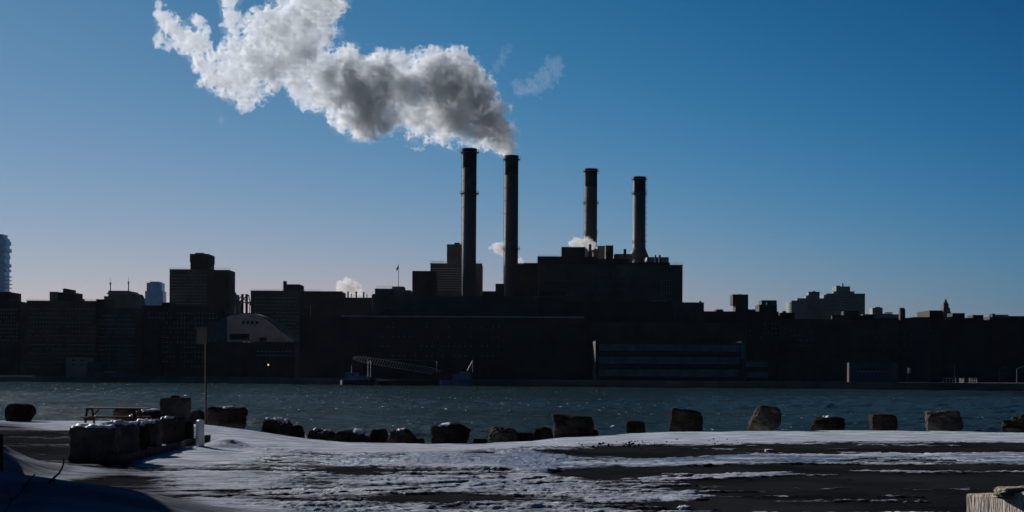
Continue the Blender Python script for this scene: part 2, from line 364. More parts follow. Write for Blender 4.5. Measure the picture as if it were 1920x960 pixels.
fx_ = nt.nodes.new('ShaderNodeMix'); fx_.data_type = 'RGBA'; LK(fr.outputs[0], fx_.inputs[0]); fx_.inputs[6].default_value = (0.012, 0.024, 0.026, 1); fx_.inputs[7].default_value = (.75, .78, .8, 1)
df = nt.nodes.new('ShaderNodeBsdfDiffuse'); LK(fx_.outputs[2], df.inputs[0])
gl = nt.nodes.new('ShaderNodeBsdfGlossy'); gl.inputs['Color'].default_value = (.85, .8, .74, 1); gl.inputs['Roughness'].default_value = .11; LK(bp.outputs[0], gl.inputs['Normal'])
fn = nt.nodes.new('ShaderNodeFresnel'); fn.inputs[0].default_value = 1.33; LK(bp.outputs[0], fn.inputs[1])
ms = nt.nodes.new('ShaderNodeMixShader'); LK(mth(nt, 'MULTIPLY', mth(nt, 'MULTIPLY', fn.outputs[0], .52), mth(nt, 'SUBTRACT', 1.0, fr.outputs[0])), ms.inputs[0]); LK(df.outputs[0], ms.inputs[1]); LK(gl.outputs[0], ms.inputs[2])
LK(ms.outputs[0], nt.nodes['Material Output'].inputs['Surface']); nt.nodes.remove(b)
yw = np.concatenate([np.linspace(-150, 60, 8), 1/np.linspace(1/75., 1/830., 640), np.linspace(850, 1400, 6)])
cw_ = np.concatenate([np.linspace(-4, -.4, 14), np.linspace(-.37, .37, 1100), np.linspace(.4, 4, 14)])
CW, YW = np.meshgrid(cw_, yw); XW = CW*np.maximum(YW, 75)
XW = np.where(np.abs(CW) > .38, XW*1.0, XW)
wp_ = np.stack([XW.ravel(), YW.ravel(), np.zeros(XW.size)], 1)
ch = HN.fbm(wp_*[.22, .16, 1]+3, 4, .6).reshape(XW.shape); gust = HN.fbm(wp_*[.012, .02, 1]+9, 3, .5).reshape(XW.shape)
ZW = .24*(1+.5*gust)*ch*sstep(60, 100, YW)*(np.abs(CW) < .375)*(YW < 830)
VW = np.stack([XW, YW, ZW], -1).reshape(-1, 3); a_, b__ = XW.shape; iw = np.arange(a_*b__).reshape(a_, b__)
FW = np.stack([iw[:-1, :-1], iw[:-1, 1:], iw[1:, 1:], iw[1:, :-1]], -1).reshape(-1, 4)
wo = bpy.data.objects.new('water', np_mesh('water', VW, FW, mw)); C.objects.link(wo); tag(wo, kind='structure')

# ------------------------------------------------------------------ far shore
def shoreD(px): return HC*F/(20+8*px/1920)
def shoreP(px, z=0.0):
    D = shoreD(px); return Vector(((px-PX)/F*D, D, z))
p0, p1 = shoreP(-3000 if False else -1600), shoreP(5200)
sdir = (p1-p0).normalized(); sn_ = Vector((-sdir.y, sdir.x, 0))
if sn_.y < 0: sn_ = -sn_
LZ = 2.3
a0 = p0-sdir*600; a1 = p1+sdir*900
mb = MB()
k0, k1 = a0+sn_*0.8, a1+sn_*0.8
mb.add([(k0.x, k0.y, LZ), (k1.x, k1.y, LZ), (3500, 6600, LZ), (-3500, 6600, LZ)], [(0, 1, 2, 3)])
tag(mb.build('far_ground', m_land), kind='structure')
mb = MB()
def sbox(mb, s0, s1, d0, d1, z0, z1, mi=0):
    """box along the shoreline: s in metres along it from a0, d inland"""
    c = [a0+sdir*s0+sn_*d0, a0+sdir*s1+sn_*d0, a0+sdir*s1+sn_*d1, a0+sdir*s0+sn_*d1]
    mb.add([(p.x, p.y, z) for z in (z0, z1) for p in c], [(0, 3, 2, 1), (4, 5, 6, 7), (0, 1, 5, 4), (1, 2, 6, 5), (2, 3, 7, 6), (3, 0, 4, 7)], mi)
LEN = (a1-a0).length
sbox(mb, 0, LEN, 0, 0.8, -2, LZ+0.25)
tag(mb.build('seawall', m_stone_b), 'long low dark seawall where the far shore meets the river', 'seawall')

WIN_CACHE = {}
def windows(root, x0, x1, yt, yb, cols, rows, Y, wf=0.45, hf=0.5, mats=None, name='window', keep=None, budget=100):
    """grid of framed windows on the front wall at distance Y between photo pixels"""
    mats = mats or [m_glasswin, m_litframe]
    a = P(x0, yt, Y); b_ = P(x1, yb, Y)
    cw = (b_.x-a.x)/cols; chh = (a.z-b_.z)/rows
    W_, H_ = cw*wf, chh*hf
    key = (round(W_, 2), round(H_, 2), mats[0].name, mats[-1].name)
    def geo_(mb, cx_, cz_):
        t = 0.12
        mb.box(cx_-W_/2, cx_+W_/2, Y-0.06, Y+0.03, cz_-H_/2, cz_+H_/2, 0)
        mb.box(cx_-W_/2-t, cx_+W_/2+t, Y-0.16, Y+0.03, cz_-H_/2-t*1.6, cz_-H_/2-0.004, 1)
        mb.box(cx_-0.05, cx_+0.05, Y-0.1, Y-0.065, cz_-H_/2, cz_+H_/2, 1)
    first = None; cnt = 0; rest = MB(); nrest = 0
    order = [(r, c) for r in range(rows) for c in range(cols)]
    for (r, c) in order:
        if keep and not keep(r, c): continue
        cx_ = a.x+(c+0.5)*cw; cz_ = a.z-(r+0.5)*chh
        if cnt < budget:
            if first is None:
                m_ = MB(); geo_(m_, cx_, cz_); first = m_.build(name, mats, root); fx, fz = cx_, cz_
            else:
                o = first.copy(); C.objects.link(o); o.parent = root; o.location = (cx_-fx, 0, cz_-fz)
            cnt += 1
        else: geo_(rest, cx_, cz_); nrest += 1
    if nrest:
        o = rest.build(name, mats, root); o['kind'] = 'stuff'
    return cnt

def building(name, label, cat, boxes, Y, depth=18, wins=(), group=None, rails=(), budget=100):
    """boxes: (part, px0, px1, ytop, ybottom or None, material[, dY]) ; front walls at Y+dY"""
    xs = [b[1] for b in boxes]+[b[2] for b in boxes]
    c = P((min(xs)+max(xs))/2, 700, Y)
    root = empty(name, (c.x, Y, LZ), label, cat, group)
    for bx in boxes:
        part, x0, x1, yt, yb, m_ = bx[:6]; dY = bx[6] if len(bx) > 6 else 0; dp = bx[7] if len(bx) > 7 else depth
        Yb = Y+dY
        A = P(x0, yt, Yb); B_ = P(x1, yt, Yb); zt = P((x0+x1)/2, yt, Yb).z
        zb = LZ-0.05 if yb is None else P((x0+x1)/2, yb, Yb).z-0.15
        mb = MB(); mb.box(A.x, B_.x, Yb, Yb+dp, zb, zt)
        if part == 'wall' and (B_.x-A.x) > 12:      # parapet coping, a hand's breadth proud of the wall
            mb.box(A.x-0.15, B_.x+0.15, Yb-0.15, Yb+0.35, zt+0.003, zt+0.3)
        mb.build(part, m_, root)
    left = budget
    for wn in wins:
        kw = wn[-1] if isinstance(wn[-1], dict) else {}
        x0, x1, yt, yb, cols, rows = wn[:6]
        left -= windows(root, x0, x1, yt, yb, cols, rows, Y+kw.pop('dY', 0), budget=max(left, 0), **kw)
    for x0, x1, y_, dY in rails:
        mb = MB(); a = P(x0, y_, Y+dY); b_ = P(x1, y_, Y+dY); n = max(2, int((b_.x-a.x)/2.2)); hh = 1.15
        for i in range(n+1):
            x = a.x+(b_.x-a.x)*i/n; mb.box(x-.05, x+.05, Y+dY+.3, Y+dY+.4, a.z-0.4, a.z+hh)
        mb.box(a.x, b_.x, Y+dY+.3, Y+dY+.4, a.z+hh-.1, a.z+hh); mb.box(a.x, b_.x, Y+dY+.29, Y+dY+.41, a.z+.5, a.z+.56)
        mb.build('roof_railing', m_roofmetal, root)
    return root
dk = lambda **k: k
rnd = lambda p: (lambda r, c: random.random() < p)

m_far = mat('haze_tinted_brick', (0.2, 0.23, 0.25), 0.85, 0.2, 0.1)  # distance haze painted into the wall colour
# ---- far hazy towers
t = building('glass_tower', 'slender blue glass tower with jagged jutting balconies at the left edge', 'tower',
             [('wall', -40, 9, 446, None, m_tower), ('roof', -30, 5, 439, 446, m_tower)], 6000, 60)
for i, (yt, yb, x) in enumerate(((451, 459, 12.5), (465, 472, 13.5), (478, 484, 11), (494, 500, 13), (504, 509, 12.5), (517, 519, 14.5), (524, 526, 13.5), (531, 533, 14.5), (538, 540, 14), (545, 547, 12))):
    mb = MB(); a = P(-38, yt, 6000); b_ = P(x, yb, 6000); mb.box(a.x, b_.x, 5996, 6055, b_.z, a.z); mb.build('balcony', m_tower, t)
building('glass_tower', 'small blue glass tower with stepped shoulders, left of the tall dark apartment block', 'tower',
         [('wall', 272, 306, 546, None, m_tower), ('upper_wall', 275, 303, 530, 546, m_tower, 2), ('roof', 281, 298, 528, 530, m_steel, 5)], 5400, 50)
t = building('office_tower', 'grey stepped block crowned by two needle antennas on the left skyline', 'tower',
         [('wall', 195, 254, 556, None, m_stone_b), ('upper_wall', 203, 241, 545, 556, m_stone_b, 2), ('ledge', 200, 250, 549, 551, m_pale, -3), ('ledge', 241, 252, 552, 556, m_stone_b, 3)], 1500, 40)
for x, y in ((207, 520), (241, 517)):
    mb = MB(); a = P(x, 546, 1510); b_ = P(x, y, 1510); m1 = a.lerp(b_, 0.55); mb.tube(a, m1, 0.55, 0.4); mb.tube(m1, b_, 0.22, 0.08); mb.lathe(m1.x, m1.y, [(.8, m1.z-1.2), (.8, m1.z+1)], 8)
    mb.build('antenna', m_steel, t)
building('far_building', 'narrow dim grey building in the gap beside the leftmost apartment blocks', 'building', [('wall', 36, 52, 582, None, m_stone_b)], 1300, 25)
building('far_building', 'narrow dim building in the gap left of the block under the blue tower', 'building', [('wall', 252, 270, 588, None, m_stone_b)], 1300, 25)
building('far_building', 'distant grey stepped roof just right of the tall dark apartment block', 'building',
         [('wall', 425, 447, 563, None, m_stone_b), ('wall', 425, 440, 551, 563, m_stone_b, 4), ('penthouse', 430, 434, 546, 551, m_stone_b, 6)], 1700, 30)
m_brown = mat('worn_brown_brick', (0.11, 0.08, 0.062), 0.9, 0.35, 0.12)
m_slate = mat('grey_green_brick', (0.085, 0.1, 0.098), 0.9, 0.3, 0.1)
m_boat = mat('boat_blue_paint', (0.16, 0.32, 0.5), 0.5, 0.2, 0.8)
# ---- left apartments
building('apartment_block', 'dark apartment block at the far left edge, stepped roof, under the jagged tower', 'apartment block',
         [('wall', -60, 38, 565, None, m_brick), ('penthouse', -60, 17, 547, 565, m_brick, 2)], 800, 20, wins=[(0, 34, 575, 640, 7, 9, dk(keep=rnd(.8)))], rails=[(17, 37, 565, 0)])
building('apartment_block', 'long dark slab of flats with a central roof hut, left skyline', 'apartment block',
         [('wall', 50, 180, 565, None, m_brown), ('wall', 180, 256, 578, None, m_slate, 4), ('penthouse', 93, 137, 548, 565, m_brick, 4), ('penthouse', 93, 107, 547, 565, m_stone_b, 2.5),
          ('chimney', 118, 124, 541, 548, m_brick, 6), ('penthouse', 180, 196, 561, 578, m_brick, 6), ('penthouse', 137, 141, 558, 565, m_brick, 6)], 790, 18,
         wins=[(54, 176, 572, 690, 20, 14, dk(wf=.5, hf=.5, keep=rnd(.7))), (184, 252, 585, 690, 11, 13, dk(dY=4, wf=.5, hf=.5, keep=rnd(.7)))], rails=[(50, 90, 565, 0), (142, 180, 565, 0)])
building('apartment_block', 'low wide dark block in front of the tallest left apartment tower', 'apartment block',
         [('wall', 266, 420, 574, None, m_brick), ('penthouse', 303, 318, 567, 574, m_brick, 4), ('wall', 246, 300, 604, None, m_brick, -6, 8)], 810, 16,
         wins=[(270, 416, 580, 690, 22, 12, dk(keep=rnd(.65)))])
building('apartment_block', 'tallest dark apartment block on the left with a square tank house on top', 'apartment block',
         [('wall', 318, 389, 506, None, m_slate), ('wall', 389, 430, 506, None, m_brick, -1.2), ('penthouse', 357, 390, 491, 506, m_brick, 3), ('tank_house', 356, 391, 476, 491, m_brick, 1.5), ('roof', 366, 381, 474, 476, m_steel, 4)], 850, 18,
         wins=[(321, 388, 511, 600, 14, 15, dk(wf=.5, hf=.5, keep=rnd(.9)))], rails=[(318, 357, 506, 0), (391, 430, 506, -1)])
# chimneys and conveyor
for x, lab in ((454, 'left one of two short square chimneys on the left skyline'), (462, 'right one of two short square chimneys on the left skyline')):
    mb = MB(); a = P(x-2, 553, 1000); b_ = P(x+2.2, 553, 1000); mb.box(a.x, b_.x, 1000, 1001.6, LZ-.1, a.z); mb.box(a.x-.15, b_.x+.15, 999.8, 1001.8, a.z+.003, a.z+.5)
    tag(mb.build('chimney', m_brick, loc=(a.x, 1000, LZ)), lab, 'chimney', 'pair of square chimneys')
mb = MB()
a, b_ = P(440, 572, 960), P(466, 553, 960); c, d = P(452, 556, 960), P(470, 572, 960)
for p, q in ((a, b_), (b_, d), (c, d), (a, c), (P(447, 567, 960), P(470, 567, 960))): mb.tube(p, q, 0.35, n=6)
for x in (442, 468): mb.tube(P(x, 571, 960), Vector((P(x, 571, 960).x, 960, LZ-.1)), .3, n=6)
tag(mb.build('steel_frame', m_steel), 'sloping steel lattice frame beside the two short chimneys', 'steel frame')
building('apartment_block', 'broad dark block with one slim chimney and pale roof railings, left of the plant', 'apartment block',
         [('wall', 470, 563, 546, None, m_slate), ('wall', 563, 642, 547, None, m_brick, 2), ('wall', 642, 697, 559, None, m_brick2, 5), ('penthouse', 531, 562, 533, 546, m_brick, 3), ('chimney', 531, 536.5, 527, 533, m_brick, 3, 3),
          ('drain_strip', 581.5, 583, 572, 610, m_pale, 1.6, .5)], 870, 18,
         wins=[(476, 560, 552, 636, 16, 12, dk(wf=.5, hf=.5, keep=rnd(.8)))], rails=[(470, 530, 546, 0), (563, 602, 547, 2)])
vg = 'short roof vents under the small steam cloud'
for x, y, lb in ((652.5, 549, 'tall dark roof vent, leftmost of three tall ones below the steam cloud'), (668, 549, 'tall dark roof vent, middle of three tall ones below the steam cloud'), (682, 550, 'tall dark roof vent, rightmost of three tall ones below the steam cloud'), (646, 553, 'thin low roof vent left of all others below the steam cloud'), (659, 553, 'thin low roof vent between the first two tall vents'), (688, 554, 'thin low roof vent right of all others below the steam cloud')):
    mb = MB(); a = P(x, 559, 882); b_ = P(x, y, 882); r = .42 if y < 551 else .22; mb.tube(a-Vector((0, 0, .6)), b_, r, n=10); mb.lathe(b_.x, b_.y, [(r*1.4, b_.z), (r*1.4, b_.z+.4), (0.02, b_.z+.8)], 10)
    tag(mb.build('roof_vent', m_steel, loc=a), lb, 'vent', vg)

# ---- arched hall
def hall():
    Y = 760
    root = empty('arched_hall', P(470, 720, Y).xyz*1, 'hall with a curved roof and a big pale tan gable on the left shore', 'hall')
    root.location.z = LZ
    prof = [(550, 641), (549, 636), (538, 630), (525, 620), (512, 609), (500, 600), (488, 593), (475, 588.5), (462, 588), (448, 589), (436, 591), (426, 594)]
    mb = MB(); pts_ = [(P(x, y, Y).x, P(x, y, Y).z) for x, y in prof] + [(P(426, 641, Y).x, P(426, 641, Y).z)]
    mb.prism(pts_, Y, Y+1.2); mb.build('gable', m_tan, root)
    mb = MB()
    pr = [(552, 638), (540, 629), (526, 618.5), (513, 607.5), (501, 598.5), (488, 591.5), (475, 587), (462, 586.5), (448, 587.5), (436, 589.5), (425, 592.5), (408, 597), (390, 603)]
    top = [(P(x, y, Y+1.3).x, P(x, y, Y+1.3).z) for x, y in pr]; low = [(x, z-0.5) for x, z in reversed(top)]
    mb.prism(top+low, Y+1.3, Y+42); mb.build('curved_roof', m_brick, root)
    mb = MB(); pts_ = [(P(x, y, Y).x, P(x, y, Y).z) for x, y in ((425.6, 641), (425.6, 594.5), (408, 600), (392, 605), (390, 641))]
    mb.prism(pts_, Y+0.4, Y+1.5); mb.build('side_wall', m_bluehull, root)
    mb = MB(); a = P(388, 641.5, Y); b_ = P(556, 642.5, Y); mb.box(a.x, b_.x, Y-6, Y+40, LZ-.1, a.z); mb.build('wall', m_brick, root)
    windows(root, 452, 486, 600, 609, 4, 1, Y-.02, wf=.6, hf=.7); windows(root, 430, 468, 625, 637, 1, 1, Y-.02, wf=.95, hf=.9, name='shutter', mats=[m_brick, m_steel])
    windows(root, 486, 500, 632, 640, 1, 1, Y-.02, wf=.95, hf=.9, name='shutter', mats=[m_brick, m_steel])
    windows(root, 480, 548, 652, 668, 9, 2, Y-6, wf=.6, hf=.6)
hall()

# ---- power station
m_wing = m_brick
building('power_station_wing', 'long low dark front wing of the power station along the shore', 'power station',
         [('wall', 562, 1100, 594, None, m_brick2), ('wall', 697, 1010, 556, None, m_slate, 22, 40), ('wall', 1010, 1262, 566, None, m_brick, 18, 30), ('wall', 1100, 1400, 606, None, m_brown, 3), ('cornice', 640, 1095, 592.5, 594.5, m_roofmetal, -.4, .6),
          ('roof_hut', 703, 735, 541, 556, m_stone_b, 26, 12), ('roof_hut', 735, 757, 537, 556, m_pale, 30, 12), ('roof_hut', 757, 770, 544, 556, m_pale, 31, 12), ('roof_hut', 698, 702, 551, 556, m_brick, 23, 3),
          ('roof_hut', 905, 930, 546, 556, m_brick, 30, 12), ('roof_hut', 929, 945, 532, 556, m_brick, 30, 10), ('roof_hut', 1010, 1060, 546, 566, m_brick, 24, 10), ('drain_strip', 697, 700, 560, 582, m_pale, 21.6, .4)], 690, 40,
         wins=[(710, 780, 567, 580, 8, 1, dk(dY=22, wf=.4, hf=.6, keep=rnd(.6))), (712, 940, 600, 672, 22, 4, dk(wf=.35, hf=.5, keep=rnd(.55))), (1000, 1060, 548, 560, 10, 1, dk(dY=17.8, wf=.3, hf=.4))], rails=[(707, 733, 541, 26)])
building('brick_block', 'plain dark cube of a building left of the first tall smokestack', 'building', [('wall', 773, 817, 508, None, m_brick)], 745, 18, rails=())
building('office_block', 'grey gridded block behind the first tall smokestack, railings on its roof', 'building',
         [('wall', 807, 904, 495, None, m_stone_b), ('tower', 838, 866, 458, 495, m_stone_b, 4, 12), ('roof', 852, 862, 455, 458, m_steel, 8, 5), ('drain_strip', 851.5, 852.5, 490, 494, m_pale, 3.6, .4)], 800, 20,
         wins=[(810, 864, 500, 545, 14, 10, dk(wf=.8, hf=.3, mats=[m_stone_b, m_litframe]))], rails=[(807, 816, 493.5, 0), (820, 832, 493.5, 0), (807, 837, 495, 0), (894, 904, 495, 0)])
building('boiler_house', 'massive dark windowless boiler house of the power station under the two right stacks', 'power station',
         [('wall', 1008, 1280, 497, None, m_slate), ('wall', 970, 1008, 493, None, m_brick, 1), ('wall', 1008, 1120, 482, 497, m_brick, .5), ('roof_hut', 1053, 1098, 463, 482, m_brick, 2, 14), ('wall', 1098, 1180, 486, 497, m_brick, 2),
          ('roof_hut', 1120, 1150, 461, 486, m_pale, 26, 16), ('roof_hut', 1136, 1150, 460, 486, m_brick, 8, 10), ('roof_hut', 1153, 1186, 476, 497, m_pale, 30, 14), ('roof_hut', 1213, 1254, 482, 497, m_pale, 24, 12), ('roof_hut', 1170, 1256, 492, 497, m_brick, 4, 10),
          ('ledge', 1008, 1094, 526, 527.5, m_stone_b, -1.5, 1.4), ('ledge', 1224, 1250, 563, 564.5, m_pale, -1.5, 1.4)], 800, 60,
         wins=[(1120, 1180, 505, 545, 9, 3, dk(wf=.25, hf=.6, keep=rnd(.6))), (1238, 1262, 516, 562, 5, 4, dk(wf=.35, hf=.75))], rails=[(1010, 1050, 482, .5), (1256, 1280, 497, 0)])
for x, y0, y1, Y_, r, lab in ((1171.5, 467, 480, 815, .8, 'thin steel pipe left of the rightmost smokestack'), (1229, 478, 492, 812, .4, 'left of two thin pipes on the roof right of the last stack'), (1237, 478, 492, 812, .55, 'right of two thin pipes on the roof right of the last stack'),
                             (1106.5, 458, 486, 806, .7, 'stub pipe rising out of the steam on the boiler house roof')):
    mb = MB(); mb.tube(P(x, y1+2, Y_), P(x, y0, Y_), r, n=12); tag(mb.build('vent_pipe', m_steel, loc=P(x, y1, Y_)), lab, 'pipe')
mb = MB(); a = P(1117, 473, 812); mb.lathe(a.x, a.y, [(1.6, a.z-5), (1.6, a.z), (2.6, a.z+.4), (2.6, a.z+1), (.1, a.z+2)], 20)
tag(mb.build('roof_silencer', m_pale, loc=a), 'round capped roof unit beside the steam on the boiler house', 'roof unit')

def stack(label, x0, x1, ytop, ycap, ybot, Y, rings, bottom_w=0, flare=None, ladder=0, strips=()):
    r = (P(x1, ytop, Y).x-P(x0, ytop, Y).x)/2; c = P((x0+x1)/2, ytop, Y); zt = c.z
    root = empty('smokestack', (c.x, Y, LZ), label, 'smokestack', 'four tall smokestacks')
    zc = P((x0+x1)/2, ycap, Y).z; rb = r*(1-bottom_w)
    def rad(z): return rb+(r-rb)*(z-LZ)/(zt-LZ)
    mb = MB(); mb.lathe(c.x, Y, [(rad(LZ), LZ-.1), (rad(zc), zc)], 48)
    for k in range(1, 16):                                       # lift joints
        z = LZ+(zc-LZ)*k/16; mb.lathe(c.x, Y, [(rad(z)+.02, z-.12), (rad(z)+.05, z), (rad(z)+.02, z+.12)], 48, cap=False)
    mb.build('shaft', m_conc, root, smooth=True)
    mb = MB(); mb.lathe(c.x, Y, [(r, zc+.003), (r, zt-.6), (r+.18, zt-.5), (r+.18, zt), (r-.5, zt), (r-.5, zt-3)], 48, cap=False)
    mb.lathe(c.x, Y, [(r-.5, zt-3), (.01, zt-3.01)], 48, cap=False); mb.build('black_top', m_cap, root, smooth=False)
    for yr, ext in rings:
        z = P((x0+x1)/2, yr, Y).z; R0 = rad(z)+ext; mb = MB()
        mb.lathe(c.x, Y, [(rad(z)-.05, z-.25), (R0, z-.1), (R0, z+.1), (rad(z)-.05, z+.1)], 40)
        for i in range(20):
            an = 2*math.pi*i/20; px_, py_ = c.x+R0*math.cos(an), Y+R0*math.sin(an)
            mb.tube((px_, py_, z), (px_, py_, z+1.2), .05, n=4)
            qx, qy = c.x+R0*math.cos(an+math.pi/10), Y+R0*math.sin(an+math.pi/10)
            for hh in (.6, 1.2): mb.tube((px_, py_, z+hh), (qx, qy, z+hh), .05, n=4)
            if i % 2 == 0: mb.tube((px_, py_, z-.1), (c.x+rad(z)*math.cos(an), Y+rad(z)*math.sin(an), z-1.4), .08, n=4)
        mb.build('platform', m_steel, root)
    an = R_(190 if ladder != 2 else -12)
    mb = MB(); lx, ly = math.cos(an), math.sin(an)
    for s_ in (-.3, .3):
        mb.tube((c.x+lx*(rb+.25)-ly*s_, Y+ly*(rb+.25)+lx*s_, LZ+28), (c.x+lx*(r+.25)-ly*s_, Y+ly*(r+.25)+lx*s_, zt-.5), .06, n=4)
    nrung = int((zt-LZ-28)/1.0)
    for k in range(nrung):
        z = LZ+28+k; rr_ = rad(z)+.25; mb.tube((c.x+lx*rr_-ly*-.3, Y+ly*rr_+lx*-.3, z), (c.x+lx*rr_-ly*.3, Y+ly*rr_+lx*.3, z), .05, n=4)
        if ladder == 2 and k % 3 == 0: mb.lathe(c.x+lx*(rr_+.35), Y+ly*(rr_+.35), [(.42, z), (.5, z+.15), (.42, z+.3)], 8)
        if ladder == 1 and k % 4 == 0: mb.box(c.x+lx*rr_-.4, c.x+lx*rr_+.1, Y+ly*rr_-.2, Y+ly*rr_+.2, z, z+.15)
    mb.build('ladder', m_steel, root)
    if flare:
        mb = MB(); z0 = P(1180, flare, Y).z; mb.lathe(c.x, Y, [(r*1.75, z0-3), (rad(z0)+.05, z0+3.3)], 32); mb.build('base_cone', m_conc, root, smooth=True)
    return root
stack('leftmost and tallest of four smokestacks, two ringed platforms, no smoke', 867, 894, 279, 315, 545, 758, [(286, 1.0), (363, 1.2)], .05, ladder=1)
stack('second smokestack, pouring out the big white plume from its black top', 946, 972, 292, 329, 540, 775, [(299, .9), (467, .9)], -.04, ladder=1)
stack('third smokestack, short, steam drifting past its foot on the boiler house', 1096, 1120, 317, 350, 470, 845, [(321, .8), (381, .9), (437, .25)], -.02, ladder=0)
stack('rightmost smokestack with a knobbly caged ladder down its right side', 1187, 1210.5, 332, 366, 486, 850, [(336, .8), (363, .8), (455, .25)], .02, flare=476, ladder=2)

# flagpole
fp = empty('flagpole', P(747, 538, 735), 'thin flagpole with a dark drooping flag on the low roof', 'flagpole')
mb = MB(); mb.tube(P(747, 542, 735), P(747.3, 494, 735), .16, .09, 8); mb.lathe(P(747.3, 494, 735).x, 735, [(.01, P(0, 494, 735).z-.9), (.01, P(0, 494, 735).z-.9)], 4); mb.build('pole', m_pale, fp)
mb = MB(); fpts = [(747.2, 496.5), (745.5, 500), (743, 503.5), (743.5, 508), (745, 507), (746.6, 504), (747.2, 502)]
mb.prism([(P(x, y, 735).x, P(x, y, 735).z) for x, y in fpts], 734.95, 735.05); mb.build('flag', m_cap, fp)

# ---- right skyline
building('low_annex', 'low annex just right of the boiler house with a stub chimney', 'building',
         [('wall', 1262, 1320, 568, None, m_stone_b), ('roof_hut', 1264, 1292, 567, 569, m_pale, 4, 8), ('wall', 1310, 1320, 571, None, m_brick, -2), ('chimney', 1312, 1315, 564, 571, m_brick, 1, 2)], 780, 20)
building('apartment_block', 'dark block with a heavy square water tank raised above its roof, right skyline', 'apartment block',
         [('wall', 1300, 1416, 585, None, m_brick), ('penthouse', 1343, 1356, 580, 585, m_brick, 3, 8), ('tank_house', 1374, 1403, 552, 571, m_brick, -2, 9), ('tank_base', 1379, 1403, 571, 585, m_brick, -.5, 8), ('penthouse', 1403, 1416, 580, 585, m_brick, 3, 8), ('roof', 1386, 1389, 551, 552, m_steel, 1, 1)], 696, 18,
         wins=[(1320, 1410, 612, 640, 12, 3, dk(keep=rnd(.5)))])
building('apartment_block', 'dark block topped by a pale green glass box, right of the raised tank', 'apartment block',
         [('wall', 1414, 1460, 584, None, m_brick), ('wall', 1423.5, 1457, 571, 584, m_brick, 3, 12), ('glass_box', 1428, 1456.5, 563, 573, m_band, 6, 10), ('penthouse', 1438, 1445, 567, 572, m_brick, 2, 5)], 700, 16,
         wins=[(1424, 1458, 600, 636, 5, 4, dk(keep=rnd(.5)))])
building('apartment_block', 'low dark rooftops filling the skyline right of the narrow sky gap', 'apartment block',
         [('wall', 1462.5, 1700, 600, None, m_brown), ('wall', 1465, 1490, 586, 600, m_brick, 3, 10), ('penthouse', 1469, 1474, 583, 586, m_brick, 5, 4), ('wall', 1460, 1464, 592, 600, m_brick, 2, 6), ('wall', 1585, 1610, 583, 600, m_brick, 6, 9), ('wall', 1560, 1640, 592, 600, m_brick, 5, 9), ('wall', 1640, 1690, 597, 600, m_brick, 4, 9)], 704, 20,
         wins=[(1480, 1530, 612, 650, 8, 4, dk(keep=rnd(.5))), (1640, 1690, 612, 660, 7, 4, dk(keep=rnd(.3)))])
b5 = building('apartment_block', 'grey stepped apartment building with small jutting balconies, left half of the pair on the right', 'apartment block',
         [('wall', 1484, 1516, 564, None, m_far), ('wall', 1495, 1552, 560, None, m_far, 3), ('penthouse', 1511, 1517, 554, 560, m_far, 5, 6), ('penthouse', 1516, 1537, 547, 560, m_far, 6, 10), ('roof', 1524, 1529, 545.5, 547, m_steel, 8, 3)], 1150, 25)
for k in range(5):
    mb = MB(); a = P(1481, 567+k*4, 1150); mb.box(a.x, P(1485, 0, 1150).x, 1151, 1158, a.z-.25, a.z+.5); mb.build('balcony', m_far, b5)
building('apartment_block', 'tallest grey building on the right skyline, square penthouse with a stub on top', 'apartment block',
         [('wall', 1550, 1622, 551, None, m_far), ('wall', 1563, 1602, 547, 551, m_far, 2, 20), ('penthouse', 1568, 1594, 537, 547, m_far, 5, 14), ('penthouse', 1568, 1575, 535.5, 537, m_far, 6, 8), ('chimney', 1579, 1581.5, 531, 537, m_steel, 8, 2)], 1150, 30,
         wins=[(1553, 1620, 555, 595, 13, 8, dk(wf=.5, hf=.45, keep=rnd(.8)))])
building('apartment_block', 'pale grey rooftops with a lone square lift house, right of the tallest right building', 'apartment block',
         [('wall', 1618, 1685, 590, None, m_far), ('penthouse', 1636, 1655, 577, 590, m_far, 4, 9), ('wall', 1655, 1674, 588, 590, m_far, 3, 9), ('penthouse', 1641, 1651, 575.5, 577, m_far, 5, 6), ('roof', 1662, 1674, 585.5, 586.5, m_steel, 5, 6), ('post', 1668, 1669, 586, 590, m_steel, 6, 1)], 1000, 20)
mb = MB(); Y_ = 703
a = P(1688, 580, Y_); b_ = P(1697.5, 580, Y_); mb.box(a.x, b_.x, Y_, Y_+2.6, LZ-.1, a.z)
for x in (1689.6, 1692.8, 1696): q = P(x, 578, Y_); mb.tube(Vector((q.x, Y_+1.3, a.z-.2)), Vector((q.x, Y_+1.3, q.z+.3)), .36, n=10)
tag(mb.build('chimney', m_brick, loc=(a.x, Y_, LZ)), 'tall square dark chimney with three pots on the right skyline', 'chimney')
building('apartment_block', 'long dark block filling the right edge with uneven roof huts', 'apartment block',
         [('wall', 1697, 1745, 596, None, m_slate), ('wall', 1712, 1743, 594.5, 596, m_brick, 2, 9), ('wall', 1743, 1768, 582, None, m_brick, 2), ('wall', 1768, 1860, 601, None, m_brick, 4), ('wall', 1856, 2010, 594, None, m_brick, 6),
          ('roof_hut', 1786, 1809, 587, 601, m_brick, 4, 9), ('roof_hut', 1810, 1824, 596, 601, m_brick, 5, 9), ('roof_hut', 1824.5, 1844, 590.5, 601, m_brick, 4, 9), ('roof_hut', 1861, 1866, 588, 594, m_brick, 3, 5), ('roof_hut', 1866, 1891, 590, 594, m_pale, 4, 9)], 708, 22,
         wins=[(1705, 1760, 612, 650, 9, 4, dk(keep=rnd(.25)))])
